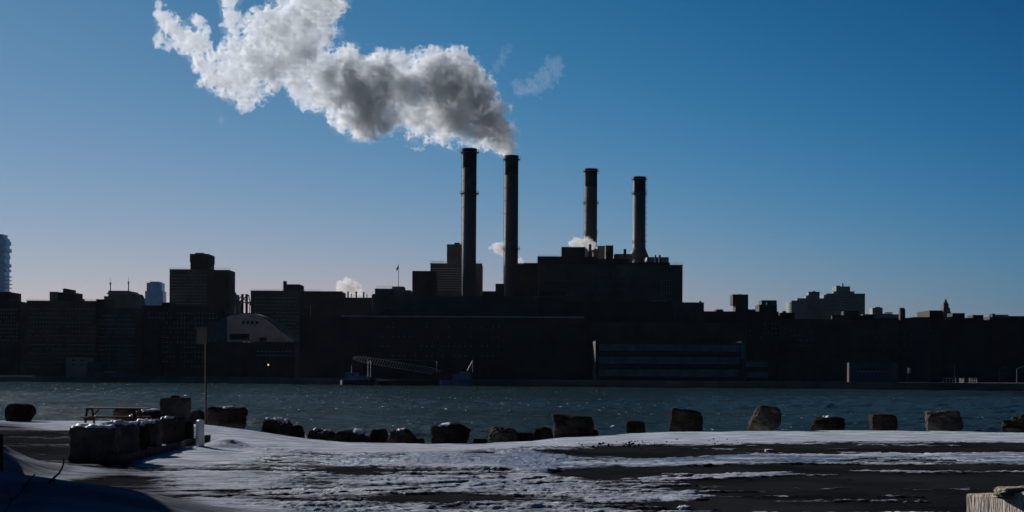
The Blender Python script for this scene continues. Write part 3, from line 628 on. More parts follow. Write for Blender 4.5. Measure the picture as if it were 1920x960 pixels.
t = building('spired_tower', 'slim old tower with a stepped pointed crown on the right skyline', 'tower',
         [('wall', 1768, 1783, 584, None, m_stone_b), ('upper_wall', 1769, 1781.5, 577, 584, m_stone_b, 1, 8), ('upper_wall', 1769.5, 1779, 570, 577, m_stone_b, 2, 6)], 1100, 10)
mb = MB(); q = P(1773.8, 570, 1104); mb.lathe(q.x, 1105, [(1.6, q.z-.1), (1.6, q.z+1), (1.0, q.z+1.4), (.9, q.z+2.3), (.12, q.z+3.6), (.08, q.z+4.6)], 16); mb.build('spire', m_stone_b, t)

# ---- buildings low on the shore
def banded(label, x0, x1, yt, yb, Y, n, ext=None):
    root = empty('glass_building', (P((x0+x1)/2, 0, Y).x, Y, LZ), label, 'building')
    a, b_ = P(x0, yt, Y), P(x1, yt, Y); mb = MB(); mb.box(a.x, b_.x, Y, Y+20, LZ-.1, a.z); mb.build('wall', m_cap, root)
    H = a.z-LZ
    for k in range(n):
        z1 = a.z-H*(k/n)-H*.03; z0 = z1-H/n*.55; mb = MB(); mb.box(a.x+.3, b_.x-.3, Y-.25, Y-.02, z0, z1); nn = int((b_.x-a.x)/3)
        for i in range(nn+1): x = a.x+.3+(b_.x-a.x-.6)*i/nn; mb.box(x-.06, x+.06, Y-.36, Y-.253, z0, z1, 1)
        mb.build('glass_band', [m_band, m_steel], root)
    mb = MB(); mb.box(a.x-.4, b_.x+.4, Y-.5, Y+20.4, a.z+.003, a.z+.5); mb.build('roof', m_slate, root)
    mb = MB(); mb.box(a.x-1.2, a.x-.41, Y-.7, Y+21, LZ-.1, a.z+.9); mb.build('added_end_slab', m_brick, root)  # added dark slab covering the sunlit end so it stays dark
    return root
r_ = banded('long low bluish glass building in bands along the far shore', 1122, 1388, 643, 712, 640, 3)
mb = MB(); a = P(1388.5, 643, 640); b_ = P(1396, 643, 640); mb.box(a.x, b_.x, 638, 655, LZ-.1, a.z+.6); mb.build('end_tower', m_band, r_)
r_ = banded('short bluish annex at the right end of the banded glass building', 1397, 1442, 677, 712, 636, 2)
r_ = building('pier_shed', 'low pale blue shed near the right end of the far shore', 'shed', [('wall', 1595, 1684, 681, None, m_bluehull), ('added_end_slab', 1592, 1595.2, 680, None, m_brick, -.4, 3.4)], 590, 2.5,  # thin dark slab added to hide the shed's sunlit side
              wins=[(1606, 1664, 688, 698, 4, 1, dk(wf=.8, hf=.7))])
r_ = building('boathouse', 'small two storey whitish blue house low on the left shore', 'house', [('wall', 124, 162, 669, None, m_pale), ('wall', 162, 180, 679, None, m_bluehull, 2), ('roof', 123, 163, 668, 669.5, m_steel, -.4)], 730, 12,
              wins=[(130, 162, 672, 688, 2, 2, dk(wf=.4, hf=.5))])
building('pier_shed', 'low flat blue shed right of the small house on the left shore', 'shed', [('wall', 178, 231, 699, None, m_bluehull, 0), ('roof', 196, 212, 697, 699.4, m_white, 1, 5)], 712, 8)
building('pier', 'dark timber pier with a pale edge at the far left shore', 'pier', [('deck', -60, 60, 704.6, 706.2, m_pale), ('wall', -60, 61, 706.2, None, m_brick, 1)], 726, 6)

# street furniture on far shore
def lamp(px, ytop, ybase, Y, label, arm=1, mm=m_steel, group='street lamps on the right shore'):
    c = P(px, 0, Y); root = empty('street_lamp', (c.x, Y, LZ), label, 'street lamp', group)
    zt = P(px, ytop, Y).z; mb = MB(); mb.tube((c.x, Y, LZ-.05), (c.x, Y, zt-.6), .17, .11, 8); mb.build('pole', mm, root)
    mb = MB(); mb.tube((c.x, Y, zt-.7), (c.x+arm*1.3, Y, zt), .08, .07, 6); mb.tube((c.x+arm*1.3, Y, zt), (c.x+arm*2.4, Y, zt+.12), .07, .06, 6); mb.build('arm', mm, root)
    mb = MB(); mb.box(c.x+arm*2.4-.45, c.x+arm*2.4+.45, Y-.18, Y+.18, zt+.02, zt+.2); mb.build('lamp_head', mm, root)
lamp(1910, 688, 716, 548, 'pale street lamp nearest the right edge, arm reaching right', 1, m_white)
lamp(1877, 690, 714, 560, 'dim street lamp second from the right edge on the far shore', 1)
lamp(1794, 682, 712, 575, 'dim tall street lamp furthest left of three on the right shore', -1)
sg = empty('white_sign', (P(1705, 0, 580).x, 580, LZ), 'small bright white sign on a thin post on the right shore', 'sign')
mb = MB(); a = P(1702.8, 690, 580); b_ = P(1707.2, 700, 580); mb.box(a.x, b_.x, 579.85, 579.97, b_.z, a.z); mb.build('panel', m_white, sg)
mb = MB(); mb.tube((P(1705, 0, 580).x, 580.03, LZ-.05), (P(1705, 0, 580).x, 580.03, a.z), .06, n=6); mb.build('post', m_steel, sg)
for x0, x1, lab in ((1768, 1793, 'left stretch of pale guardrail on the right shore'), (1799, 1808, 'short bright middle stretch of pale guardrail on the right shore'), (1817, 1832, 'right stretch of pale guardrail on the right shore')):
    mb = MB(); a = P(x0, 708.3, 575); b_ = P(x1, 709.8, 575); mb.box(a.x, b_.x, 575, 575.1, b_.z, a.z)
    n = 4
    for i in range(n+1): x = a.x+.1+(b_.x-a.x-.2)*i/n; mb.box(x-.06, x+.06, 575.1, 575.22, LZ-.05, a.z)
    tag(mb.build('guardrail', m_white, loc=(a.x, 575, LZ)), lab, 'guardrail', 'guardrails on the right shore')
# the lit lamp
lr = empty('floodlight', (P(503, 0, 735).x, 735, LZ), 'single warm glowing lamp on a pole below the arched hall', 'lamp')
mb = MB(); q = P(503, 684, 735); mb.tube((q.x, 735.2, LZ-.05), (q.x, 735.2, q.z+.3), .1, n=6); mb.build('pole', m_steel, lr)
m_glow = bpy.data.materials.new('warm_lamp_glow'); m_glow.use_nodes = True; b = m_glow.node_tree.nodes['Principled BSDF']
b.inputs['Base Color'].default_value = (.8, .6, .4, 1); b.inputs['Emission Color'].default_value = (1, .62, .38, 1); b.inputs['Emission Strength'].default_value = 1.3
mb = MB(); mb.lathe(q.x, 735, [(.06, q.z-.4), (.3, q.z-.25), (.36, q.z), (.3, q.z+.25), (.06, q.z+.4)], 12); mb.build('lamp_head', m_glow, lr, smooth=True)

# ---- boats
def hull(mb, x0, x1, y, w_, z0, z1, bow=.25, mi=0):
    n = 14; pts_ = []
    for i in range(n+1):
        t = i/n; x = x0+(x1-x0)*t; k = min(1, (1-t)/bow)**.6 if t > 1-bow else (min(1, t/.08)**.5*.85+.15 if t < .08 else 1)
        pts_.append((x, w_/2*k))
    vs_ = []; 
    for zz, s_ in ((z0, .8), (z1, 1.0)):
        vs_ += [(x, y-h_*s_, zz+(0.5*((x-x0)/(x1-x0))**3 if zz == z1 else 0)) for x, h_ in pts_] + [(x, y+h_*s_, zz+(0.5*((x-x0)/(x1-x0))**3 if zz == z1 else 0)) for x, h_ in reversed(pts_)]
    m = 2*(n+1)
    mb.add(vs_, [tuple(range(m-1, -1, -1)), tuple(range(m, 2*m))]+[(i, (i+1) % m, m+(i+1) % m, m+i) for i in range(m)], mi)
Yb = 640
bt = empty('work_boat', (P(672, 0, Yb).x, Yb, 0), 'pale blue tugboat with a tall twin mast, moored left of the crane barge', 'boat')
a, b_ = P(642, 0, Yb), P(708, 0, Yb)
mb = MB(); hull(mb, a.x, b_.x, Yb, 5.5, -.6, 1.9); mb.build('hull', m_cap, bt)
mb = MB(); z = 1.9
mb.box(P(650, 0, Yb).x, P(696, 0, Yb).x, Yb-1.9, Yb+1.9, z-.1, z+1.6); mb.box(P(652, 0, Yb).x, P(675, 0, Yb).x, Yb-1.6, Yb+1.6, z+1.6, z+3.1); mb.build('cabin', m_boat, bt)
mb = MB()
for k in range(6): x = P(653+k*3.6, 0, Yb).x; mb.box(x, x+.5, Yb-1.66, Yb-1.605, z+2.1, z+2.7)
mb.build('cabin_windows', m_glasswin, bt)
for x_ in (690, 695): mb = MB(); q = P(x_, 676, Yb); mb.tube((q.x, Yb, z+1.4), (q.x, Yb, q.z), .15, .1, 6); mb.build('mast', m_white, bt)
mb = MB(); q = P(659, 690, Yb); mb.tube((q.x, Yb, z+3), (q.x, Yb, q.z+1), .09, n=6); mb.build('antenna', m_white, bt)
# crane barge
cb = empty('crane_barge', (P(765, 0, 638).x, 638, 0), 'low dark barge carrying a long lattice crane boom laid almost flat', 'barge')
mb = MB(); a, b_ = P(712, 0, 638), P(862, 0, 638); mb.box(a.x, b_.x, 633, 643, -.5, 1.7); mb.box(a.x-.3, b_.x+.3, 632.7, 643.3, 1.703, 1.9); mb.build('hull', m_brick, cb)
mb = MB(); p_, q_ = P(662, 671, 638), P(826, 698, 638)
n = 34
for k in range(n):
    s0, s1 = p_.lerp(q_, k/n), p_.lerp(q_, (k+1)/n); up = Vector((0, 0, .55+.7*min(1, min(k, n-k)/4)))
    mb.tube(s0-up+Vector((0, -.7, 0)), s0-up+Vector((0, .7, 0)), .07, n=4); mb.tube(s0+up+Vector((0, -.7, 0)), s0+up+Vector((0, .7, 0)), .07, n=4)
    for dy in (-.7, .7):
        o_ = Vector((0, dy, 0)); mb.tube(s0+o_-up, s1+o_-up, .1, n=4); mb.tube(s0+o_+up, s1+o_+up, .1, n=4)
        mb.tube(s0+o_-up, s1+o_+up, .07, n=4)
mb.build('boom', m_litframe, cb)
mb = MB(); x = P(829, 0, 638).x; mb.box(x-3, x+4, 635.5, 640.5, 1.9, 5.0); mb.box(x-4.6, x-3.02, 636, 638, 2.2, 4.4); mb.build('cab', m_brick2, cb)
mb = MB(); q = P(818, 677, 638); mb.tube((q.x, 638, 1.9), (q.x+.2, 638, q.z), .16, n=6); mb.tube((q.x+.2, 638, q.z), p_, .05, n=4); mb.build('mast', m_litframe, cb)
bt = empty('work_boat', (P(858, 0, 632).x, 632, 0), 'blue boat with a raised A-frame at its stern, right of the crane barge', 'boat')
a, b_ = P(890, 0, 630), P(828, 0, 630)
mb = MB(); hull(mb, b_.x, a.x, 630, 5, -.6, 2.2); mb.build('hull', m_boat, bt)
mb = MB(); mb.box(P(852, 0, 630).x, P(886, 0, 630).x, 628.4, 631.6, 2.1, 4.6); mb.box(P(866, 0, 630).x, P(884, 0, 630).x, 628.8, 631.2, 4.6, 5.6); mb.build('cabin', m_boat, bt)
mb = MB(); mb.tube(P(876, 696, 630), P(886, 676, 630), .16, n=6); mb.tube(P(886.6, 698, 630), P(886, 676, 630), .14, n=6); mb.build('frame', m_boat, bt)

# ------------------------------------------------------------------ boulders along the near edge
def ico_dirs(sub=5):
    import bmesh
    bm = bmesh.new(); bmesh.ops.create_icosphere(bm, subdivisions=sub, radius=1)
    v = np.array([x.co[:] for x in bm.verts]); f = np.array([[q.index for q in p.verts] for p in bm.faces]); bm.free(); return v, f
ICO = ico_dirs(5); ICO6 = ico_dirs(5)
def boulder_mesh(w_, d_, h_, seed, sharp=14, box=1.0, cuts=10, taper=0.0, lean=0.0, rough=0.05, tops=(0, 0)):
    rg = np.random.default_rng(seed); D = ICO[0]
    Ns = [(-1, 0, 0), (1, 0, 0), (0, -1, 0), (0, 1, 0), (tops[0], tops[1], 1), (0, 0, -1)]; H = [1, 1, 1, 1, 1, 1]
    for k in range(cuts):
        n_ = rg.standard_normal(3); n_ /= np.linalg.norm(n_); Ns.append(n_); H.append(.92+.3*box*rg.random()+rg.uniform(-.08, .12))
    Ns = np.array(Ns, float); Ns /= np.linalg.norm(Ns, axis=1)[:, None]; H = np.array(H)
    sharp = 6+sharp*.5; t = np.maximum(D@Ns.T, 0)/H
    r = (t**sharp).sum(1)**(-1/sharp)
    v = D*r[:, None]
    n_ = HN.fbm(v*1.3+seed*3.7, 5, .55); n2 = HN.fbm(v*4.5+seed, 4, .6); rough = rough*1.9+.03
    v = v*(1+rough*n_+rough*.45*n2)[:, None]
    v = v/np.abs(v).max(0)
    z01 = (v[:, 2]+1)/2
    v[:, 0] = v[:, 0]*(1-taper*z01)+lean*z01
    v[:, 0] = (v[:, 0]-(v[:, 0].max()+v[:, 0].min())/2)/((v[:, 0].max()-v[:, 0].min())/2)
    v = v*[w_/2, d_/2, h_/2]; v[:, 2] += h_/2
    return v
def place_rock(name, label, cat, px0, px1, py0, py1, Y, m_, group, seed, snow=None, depth=None, sink=0.12, **kw):
    a, b_ = P(px0, py1, Y), P(px1, py1, Y); top = P((px0+px1)/2, py0, Y); base = P((px0+px1)/2, py1, Y)
    w_ = b_.x-a.x; h_ = top.z-base.z+sink; d_ = depth or w_*.75
    v = boulder_mesh(w_, d_, h_, seed, **kw)
    o = bpy.data.objects.new(name, np_mesh(name, v, ICO[1], m_)); C.objects.link(o)
    o.location = ((a.x+b_.x)/2, Y+d_*.25, base.z-sink); tag(o, label, cat, group)
    if snow:
        f = ICO[1]; c = v[f].mean(1); e1 = v[f[:, 1]]-v[f[:, 0]]; e2 = v[f[:, 2]]-v[f[:, 0]]; n_ = np.cross(e1, e2); n_ /= np.linalg.norm(n_, axis=1)[:, None]+1e-9
        sx0, sx1, nz = snow; u_ = c[:, 0]/w_+.5
        msk = (n_[:, 2] > nz) & (u_ > sx0) & (u_ < sx1) & (c[:, 2] > h_*.45) & (HN.fbm(c*3+seed, 3) > -.35)
        if msk.sum() > 6:
            ff = f[msk]; used, inv = np.unique(ff, return_inverse=True); ff = inv.reshape(ff.shape); vv = v[used].copy()
            cnt = np.bincount(ff.ravel(), minlength=len(used)); full = np.bincount(f.ravel(), minlength=len(v))[used]
            vv[:, 2] += np.where(cnt >= full, .05+.02*HN.fbm(vv*5, 3), -.012)
            s = bpy.data.objects.new('snow_cap', np_mesh('snow_cap', vv, ff, m_snow)); C.objects.link(s); s.parent = o
    return o
bg_ = 'boulders lined up along the water edge'
ROCKS = [
 # x0, x1, top, base, Y, material, label, seed, snow, kwargs
 (8, 63, 755, 793, 79, m_rockd, 'dark rounded boulder alone at the far left of the shore', 1, None, dict(cuts=14, sharp=9, rough=.07)),
 (212, 276, 762, 795, 82, m_rock, 'low brown boulder seen behind the picnic table', 2, None, dict(cuts=12, sharp=8)),
 (239, 304, 767, 798, 76, m_rock, 'boulder with a snow dusted top between the picnic table and the stacked blocks', 3, (0, 1, .8), dict(cuts=12, sharp=10)),
 (349, 386, 768, 800, 84, m_rock, 'small boulder behind the white post, left of the thin pole', 4, None, dict(cuts=10)),
 (381, 461, 762, 804, 79, m_rock, 'big loaf shaped boulder just right of the thin pole', 5, (.3, .65, .9), dict(cuts=8, sharp=12, taper=.08, lean=.1)),
 (482, 552, 783, 819, 77.5, m_rock, 'boulder with blue shaded snow on its top and a pale left edge', 6, (.2, .85, .55), dict(cuts=12, taper=.35, lean=-.05, sharp=16)),
 (536, 572, 797, 824, 77.5, m_rockd, 'dark boulder leaning on the right side of the snow topped one', 7, None, dict(cuts=12, taper=.2)),
 (573, 629, 804, 830, 76, m_rock, 'low boulder with a snow patch, left of the widest dark one', 8, (.25, .85, .7), dict(cuts=12, sharp=12)),
 (627, 697, 805, 834, 75.2, m_rockd, 'wide low black boulder whose snow slopes down its right half', 9, (.5, 1, .6), dict(cuts=10, sharp=12, taper=.1)),
 (690, 728, 804, 834, 75.3, m_rockd, 'black boulder hump touching the right end of the wide low one', 10, None, dict(cuts=12, sharp=10, taper=.2)),
 (726, 783, 804, 836, 74, m_rock, 'rounded boulder with a small snow cap left of centre', 11, (.3, .6, .75), dict(cuts=12, sharp=10, taper=.15)),
 (775, 797, 822, 836, 73.5, m_rockd, 'small black stone between two boulders left of centre', 12, None, dict(cuts=10)),
 (807, 883, 794, 836, 73.5, m_rockd, 'big dark boulder with pale left edge and a scrap of snow, left of centre', 13, (.2, .5, .6), dict(cuts=7, sharp=18, tops=(-.22, 0), taper=.04)),
 (886, 915, 822, 837, 73, m_rockd, 'small flat black stone right of the big dark boulder', 14, None, dict(cuts=10)),
 (915, 978, 800, 835, 73.5, m_rock2, 'boulder with a pale slanting face at the centre of the shore', 15, None, dict(cuts=14, sharp=18, taper=.3, tops=(.15, -.5))),
 (972, 1002, 811, 832, 73.8, m_rockd, 'small black stone right of the pale faced boulder', 16, None, dict(cuts=12)),
 (990, 1038, 800, 830, 74.5, m_rockd, 'dark pointed boulder tucked left of the largest leaning slab', 17, None, dict(cuts=14, sharp=18, taper=.4, lean=.2)),
 (1034, 1115, 776, 828, 73, m_rock, 'largest boulder, a leaning square slab with a sunlit left edge, right of centre', 18, None, dict(cuts=5, sharp=22, tops=(.1, 0), taper=-.08, rough=.035, box=1.3)),
 (1098, 1123, 804, 823, 73.5, m_rockd, 'small dark stone at the right foot of the largest boulder', 19, None, dict(cuts=12)),
 (1173, 1211, 789, 810, 76, m_rockd, 'small lone boulder with snow at its foot, right of the largest one', 20, None, dict(cuts=10, sharp=14, box=1.1)),
 (1255, 1319, 764, 811, 74, m_rockd, 'dark trapezoid boulder standing alone with a flat top', 21, None, dict(cuts=4, sharp=24, taper=.18, rough=.03, tops=(.18, 0), box=1.3)),
 (1404, 1467, 760, 812, 73.5, m_rock2, 'tall egg shaped pale boulder on the right side', 22, None, dict(cuts=14, sharp=7, lean=.25, taper=.1, rough=.04)),
 (1519, 1587, 780, 812, 73.5, m_rockd, 'low black boulder with a dab of snow on top, right side', 23, (.4, .65, .85), dict(cuts=14, sharp=9)),
 (1633, 1683, 776, 811, 73.5, m_rock, 'nearly cubic boulder on the right side', 24, None, dict(cuts=2, sharp=26, rough=.025, box=1.5)),
 (1736, 1811, 768, 813, 73.5, m_rock2, 'broad rounded boulder with a pale left face, second from the right', 25, None, dict(cuts=16, sharp=12, rough=.05)),
 (1829, 1842, 806, 813, 72.5, m_rock2, 'fist sized stone between the last two boulders on the right', 27, None, dict(cuts=10)),
 (1875, 1962, 777, 817, 72.5, m_rock, 'rough craggy brown boulder cut by the right edge', 26, None, dict(cuts=16, sharp=22, rough=.16, tops=(-.45, 0))),
]
for x0, x1, yt, yb, Y_, m_, lab, seed, snow, kw in ROCKS:
    place_rock('boulder', lab, 'boulder', x0, x1, yt, yb, Y_, m_, bg_, seed, snow, **kw)
# pebbles on the snow ridge right of the largest boulder: nobody would count them
mb = MB()
for k in range(70):
    px_ = random.uniform(1085, 1230) if k < 50 else random.uniform(1230, 1420); py_ = random.uniform(822, 838) if k < 50 else random.uniform(818, 834)
    Yp = (HC-G0)*F/(py_-PY-(px_-PX)*sr); q = P(px_, py_, Yp); r = random.uniform(.015, .045)*(1.6 if k < 14 else 1)
    z = gz(q.x, Yp)+.03
    mb.lathe(q.x, Yp, [(r*.7, z-.04), (r, z+r*.3), (r*.8, z+r*.8), (r*.2, z+r*1.15)], 7)
tag(mb.build('pebbles', m_rockd), kind='stuff', label='dark pebbles scattered on the shore snow')

# ------------------------------------------------------------------ row of big blocks on the left
blk = 'row of large dark blocks on the left'
def dep(py_, px_): return (HC-G0)*F/(py_-PY-(px_-PX)*sr)
BL = [
 (127, 222, 796, 868, m_block, 'front and largest block of the row, rounded corners, snow lumps on top', 41, dict(cuts=4, sharp=16, rough=.03, taper=.05, box=1.4), 1.15),
 (196, 255, 790, 853, m_block, 'second block from the front, squeezed behind the largest', 42, dict(cuts=4, sharp=18, rough=.035, box=1.4), 1.1),
 (238, 276, 792, 846, m_rockd, 'third block from the front, darkest and sunk between its neighbours', 43, dict(cuts=5, sharp=14, rough=.05, box=1.2), 1.0),
 (252, 300, 788, 840, m_block, 'fourth block from the front with a broad smooth snow blanket', 44, dict(cuts=4, sharp=16, rough=.03, box=1.4), 1.1),
 (289, 332, 782, 834, m_rock, 'fifth block from the front, brownish, snow on its left shoulder', 45, dict(cuts=4, sharp=18, rough=.03, box=1.4), 1.0),
]
for i, (x0, x1, yt, yb, m_, lab, seed, kw, dd) in enumerate(BL):
    place_rock('stone_block', lab, 'block', x0, x1, yt, yb, dep(yb, (x0+x1)/2), m_, blk, seed, (0.02, .98, .72), depth=dd, sink=.05, **kw)
q = dep(828, 334)
place_rock('stone_block', 'upright block carrying the raised square block at the back of the row', 'block', 318, 349, 783, 829, q, m_block, blk, 46, None, depth=.8, sink=.05, cuts=2, sharp=26, rough=.02, box=1.5)
o = place_rock('stone_block', 'square block raised highest above the row, dark lump on its lid', 'block', 299, 353, 745, 784, q-.1, m_block, blk, 47, None, depth=1.0, sink=0, cuts=2, sharp=24, rough=.02, box=1.5)
mb = MB(); v_ = P(326, 746, q); mb.lathe(0, 0, [(.2, .68), (.19, .76), (.1, .80), (.01, .81)], 14); 
l_ = bpy.data.objects.new('lid_lump', mb.mesh('lid_lump', m_rockd, smooth=True)); C.objects.link(l_); l_.parent = o
# dark drum
Yd = dep(828, 356); c = P(356, 828, Yd); mb = MB(); zt = P(356, 789, Yd).z; z0 = gz(c.x, Yd)-.02
mb.lathe(c.x, Yd, [(.13, z0), (.14, z0+.03), (.14, z0+(zt-z0)*.33), (.15, z0+(zt-z0)*.35), (.14, z0+(zt-z0)*.37), (.14, zt-.25), (.12, zt-.04), (.02, zt)], 20)
mb.tube((c.x-.1, Yd-.05, zt-.12), (c.x-.2, Yd-.08, zt-.02), .05, n=8)
tag(mb.build('drum', m_cap, loc=(c.x, Yd, z0), smooth=True), 'narrow black drum between the raised block and the white post', 'drum')
# low rounded barrier at the foot of the blocks
pa = [(196, 872), (240, 868), (290, 856), (340, 842), (392, 829)]
mb = MB(); ring = []
n = 12
for i in range(25):
    t = i/24*(len(pa)-1); k = min(int(t), len(pa)-2); f_ = t-k; px_ = pa[k][0]*(1-f_)+pa[k+1][0]*f_; py_ = pa[k][1]*(1-f_)+pa[k+1][1]*f_
    Yc = dep(py_, px_); q = P(px_, py_, Yc); rr_ = .17*(1+.08*math.sin(i*1.7)); ring.append((q.x, Yc+.1, gz(q.x, Yc)+.10, rr_))
vs_ = []
for (x, y, z, r) in ring:
    for j in range(n): an = 2*math.pi*j/n; vs_.append((x+r*.45*math.sin(an)*.3, y+1.1*r*math.cos(an), z+r*math.sin(an)))
fs = [(k*n+j, k*n+(j+1) % n, (k+1)*n+(j+1) % n, (k+1)*n+j) for k in range(len(ring)-1) for j in range(n)]+[tuple(range(n-1, -1, -1)), tuple((len(ring)-1)*n+j for j in range(n))]
mb.add(vs_, fs); tag(mb.build('curb_log', m_block, smooth=True), 'long low rounded log lying along the foot of the dark blocks', 'log')
# white post
Yp = 51.6; a = P(368, 787, Yp); b_ = P(383, 787, Yp); bs = P(375, 843, Yp)
wp = empty('bollard', ((a.x+b_.x)/2, Yp, bs.z), 'short white square post in front of the boulders, snow heaped at its foot', 'post')
mb = MB(); x0, x1 = a.x+.015, b_.x-.01; mb.add([(x0-.02, Yp-.14, bs.z-.3), (x1+.02, Yp-.14, bs.z-.3), (x1+.02, Yp+.14, bs.z-.3), (x0-.02, Yp+.14, bs.z-.3), (x0, Yp-.12, a.z-.04), (x1, Yp-.12, a.z-.04), (x1, Yp+.12, a.z-.04), (x0, Yp+.12, a.z-.04), (x0+.03, Yp-.09, a.z), (x1-.03, Yp-.09, a.z), (x1-.03, Yp+.09, a.z), (x0+.03, Yp+.09, a.z)],
       [(0, 3, 2, 1), (0, 1, 5, 4), (1, 2, 6, 5), (2, 3, 7, 6), (3, 0, 4, 7), (4, 5, 9, 8), (5, 6, 10, 9), (6, 7, 11, 10), (7, 4, 8, 11), (8, 9, 10, 11)])
mb.build('post', m_white, wp); wp.rotation_euler.z = R_(-52); wp.scale = (.8, .8, 1)
# wire mesh beside it
mb = MB(); Yw = 57.5
for k in range(6): x_ = 361+k*1.5; mb.tube(P(x_, 827, Yw), P(x_, 800, Yw), .008, n=4)
for y_ in (803, 811, 819): mb.tube(P(360, y_, Yw), P(370, y_, Yw), .008, n=4)
tag(mb.build('wire_panel', m_steel), 'scrap of wire mesh between the black drum and the white post', 'wire mesh')
# thin pole with sign
Ys = 78.5; b0 = P(386, 798, Ys); sp = empty('signpost', (b0.x, Ys, b0.z-.1), 'thin rusty pole by the water with a pale panel at its top', 'signpost')
mb = MB(); mb.tube((b0.x, Ys, b0.z-.3), P(386, 618, Ys), .045, .04, 8); mb.build('pole', m_rust, sp)
mb = MB(); a, b_ = P(369, 614, Ys), P(388.5, 645, Ys); mb.box(a.x, b_.x, Ys-.07, Ys-.045, b_.z, a.z); mb.build('panel', m_stone_b, sp)
# picnic table
Yt = 74; 
tb = empty('picnic_table', (P(224, 0, Yt).x, Yt, gz(P(224, 0, Yt).x, Yt)), 'dark red picnic table seen from its end above the blocks', 'picnic table')
zt = P(220, 764.5, Yt).z; zb = gz(P(224, 0, Yt).x, Yt)
mb = MB(); a, b_ = P(163, 764, Yt), P(280, 764, Yt)
for k in range(5): mb.box(a.x, b_.x, Yt-.38+k*.155, Yt-.38+k*.155+.145, zt-.045, zt+.002*k)
mb.build('tabletop', m_wood, tb)
zs = P(200, 781, Yt).z
for dy in (-.85, .6):
    mb = MB(); a, b_ = P(160, 781, Yt), P(276, 781, Yt); mb.box(a.x, b_.x, Yt+dy, Yt+dy+.26, zs-.045, zs); mb.build('bench_seat', m_wood, tb)
for px_ in (172.5, 262):
    x = P(px_, 0, Yt).x
    mb = MB()
    mb.box(x-.045, x+.045, Yt-.85, Yt+.86, zs-.18, zs-.047); mb.box(x-.04, x+.04, Yt-.36, Yt+.36, zt-.14, zt-.047)
    mb.build('crossbar', m_wood, tb)
    for s_ in (-1, 1):
        mb = MB(); mb.tube((x+.06*s_, Yt+s_*.62, zb-.05), (x+.06*s_, Yt+s_*.22, zt-.05), .06, n=4); mb.build('leg', m_wood, tb)
    mb = MB(); dx = .45 if px_ < 200 else -.45; mb.tube((x+.03, Yt, zs-.1), (x+dx, Yt, zt-.06), .035, n=4); mb.build('brace', m_wood, tb)

# ------------------------------------------------------------------ branches on the dark bank
def branch(label, pts_, Y, r0, r1, twigs=()):
    mb = MB(); W = [P(x, y, Y+dy) for x, y, dy in pts_]
    for k in range(len(W)-1):
        ra = r0+(r1-r0)*k/(len(W)-1); rb = r0+(r1-r0)*(k+1)/(len(W)-1); mb.tube(W[k], W[k+1], ra, rb, 8)
    for (x0, y0, x1, y1, r) in twigs: mb.tube(P(x0, y0, Y), P(x1, y1, Y+.2), r, r*.4, 6)
    tag(mb.build('branch', m_branch, loc=W[0], smooth=True), label, 'branch', 'bare branches poking out of the bank')
branch('long forked branch bending upright out of the dark bank', [(60, 930, -.4), (88, 908, 0), (100, 897, 0), (111, 887, .1), (116, 878, .1), (119, 870, .1), (119.5, 860, .15)], 26.6, .022, .012, [(100, 897, 108, 925, .012), (88, 908, 40, 935, .014)])
branch('short stub of a branch left of the forked one on the dark bank', [(44, 915, -.3), (55, 900, 0), (66, 889, .1)], 26.4, .018, .01, [(48, 908, 20, 925, .01)])
branch('thin bent twig low at the bottom left corner', [(8, 962, 0), (22, 938, 0), (38, 925, .1), (46, 906, .1)], 24.5, .014, .006, [(22, 938, 12, 915, .008), (38, 925, 60, 918, .007)])
branch('small curved twig right of the forked branch', [(128, 935, 0), (138, 918, 0), (152, 908, .1)], 26.5, .012, .006, [(138, 918, 134, 902, .007)])
mb = MB(); a = P(-14, 880, 30); b_ = P(4.5, 815, 30); mb.tube((a.x+.1, 30, a.z-.8), (b_.x-.1, 30.1, b_.z), .11, .08, 10)
tag(mb.build('stump_post', m_branch, loc=a), 'dark leaning post cut by the left edge of the view', 'post')
place_rock('ice_slab', 'flat dark slab lying in the snow at the lower left', 'slab', 230, 302, 941, 950, 28.2, m_rockd, None, 61, None, depth=.5, sink=.05, cuts=5, sharp=12)
place_rock('stone', 'small dark stone lying on the asphalt right of centre', 'stone', 1316, 1338, 869, 881, 43.3, m_rockd, None, 62, None, depth=.25, sink=.03, cuts=6)
place_rock('ice_chunk', 'white chunk of ice on the bare asphalt strip', 'ice', 1434, 1452, 842, 847.5, 52, m_snow, None, 63, None, depth=.3, sink=.03, cuts=8)
place_rock('ice_chunk', 'lump of dirty ice among small rocks at the bottom centre right', 'ice', 1268, 1300, 948, 962, 29.5, m_snow, None, 64, None, depth=.3, sink=.05, cuts=12, rough=.15)

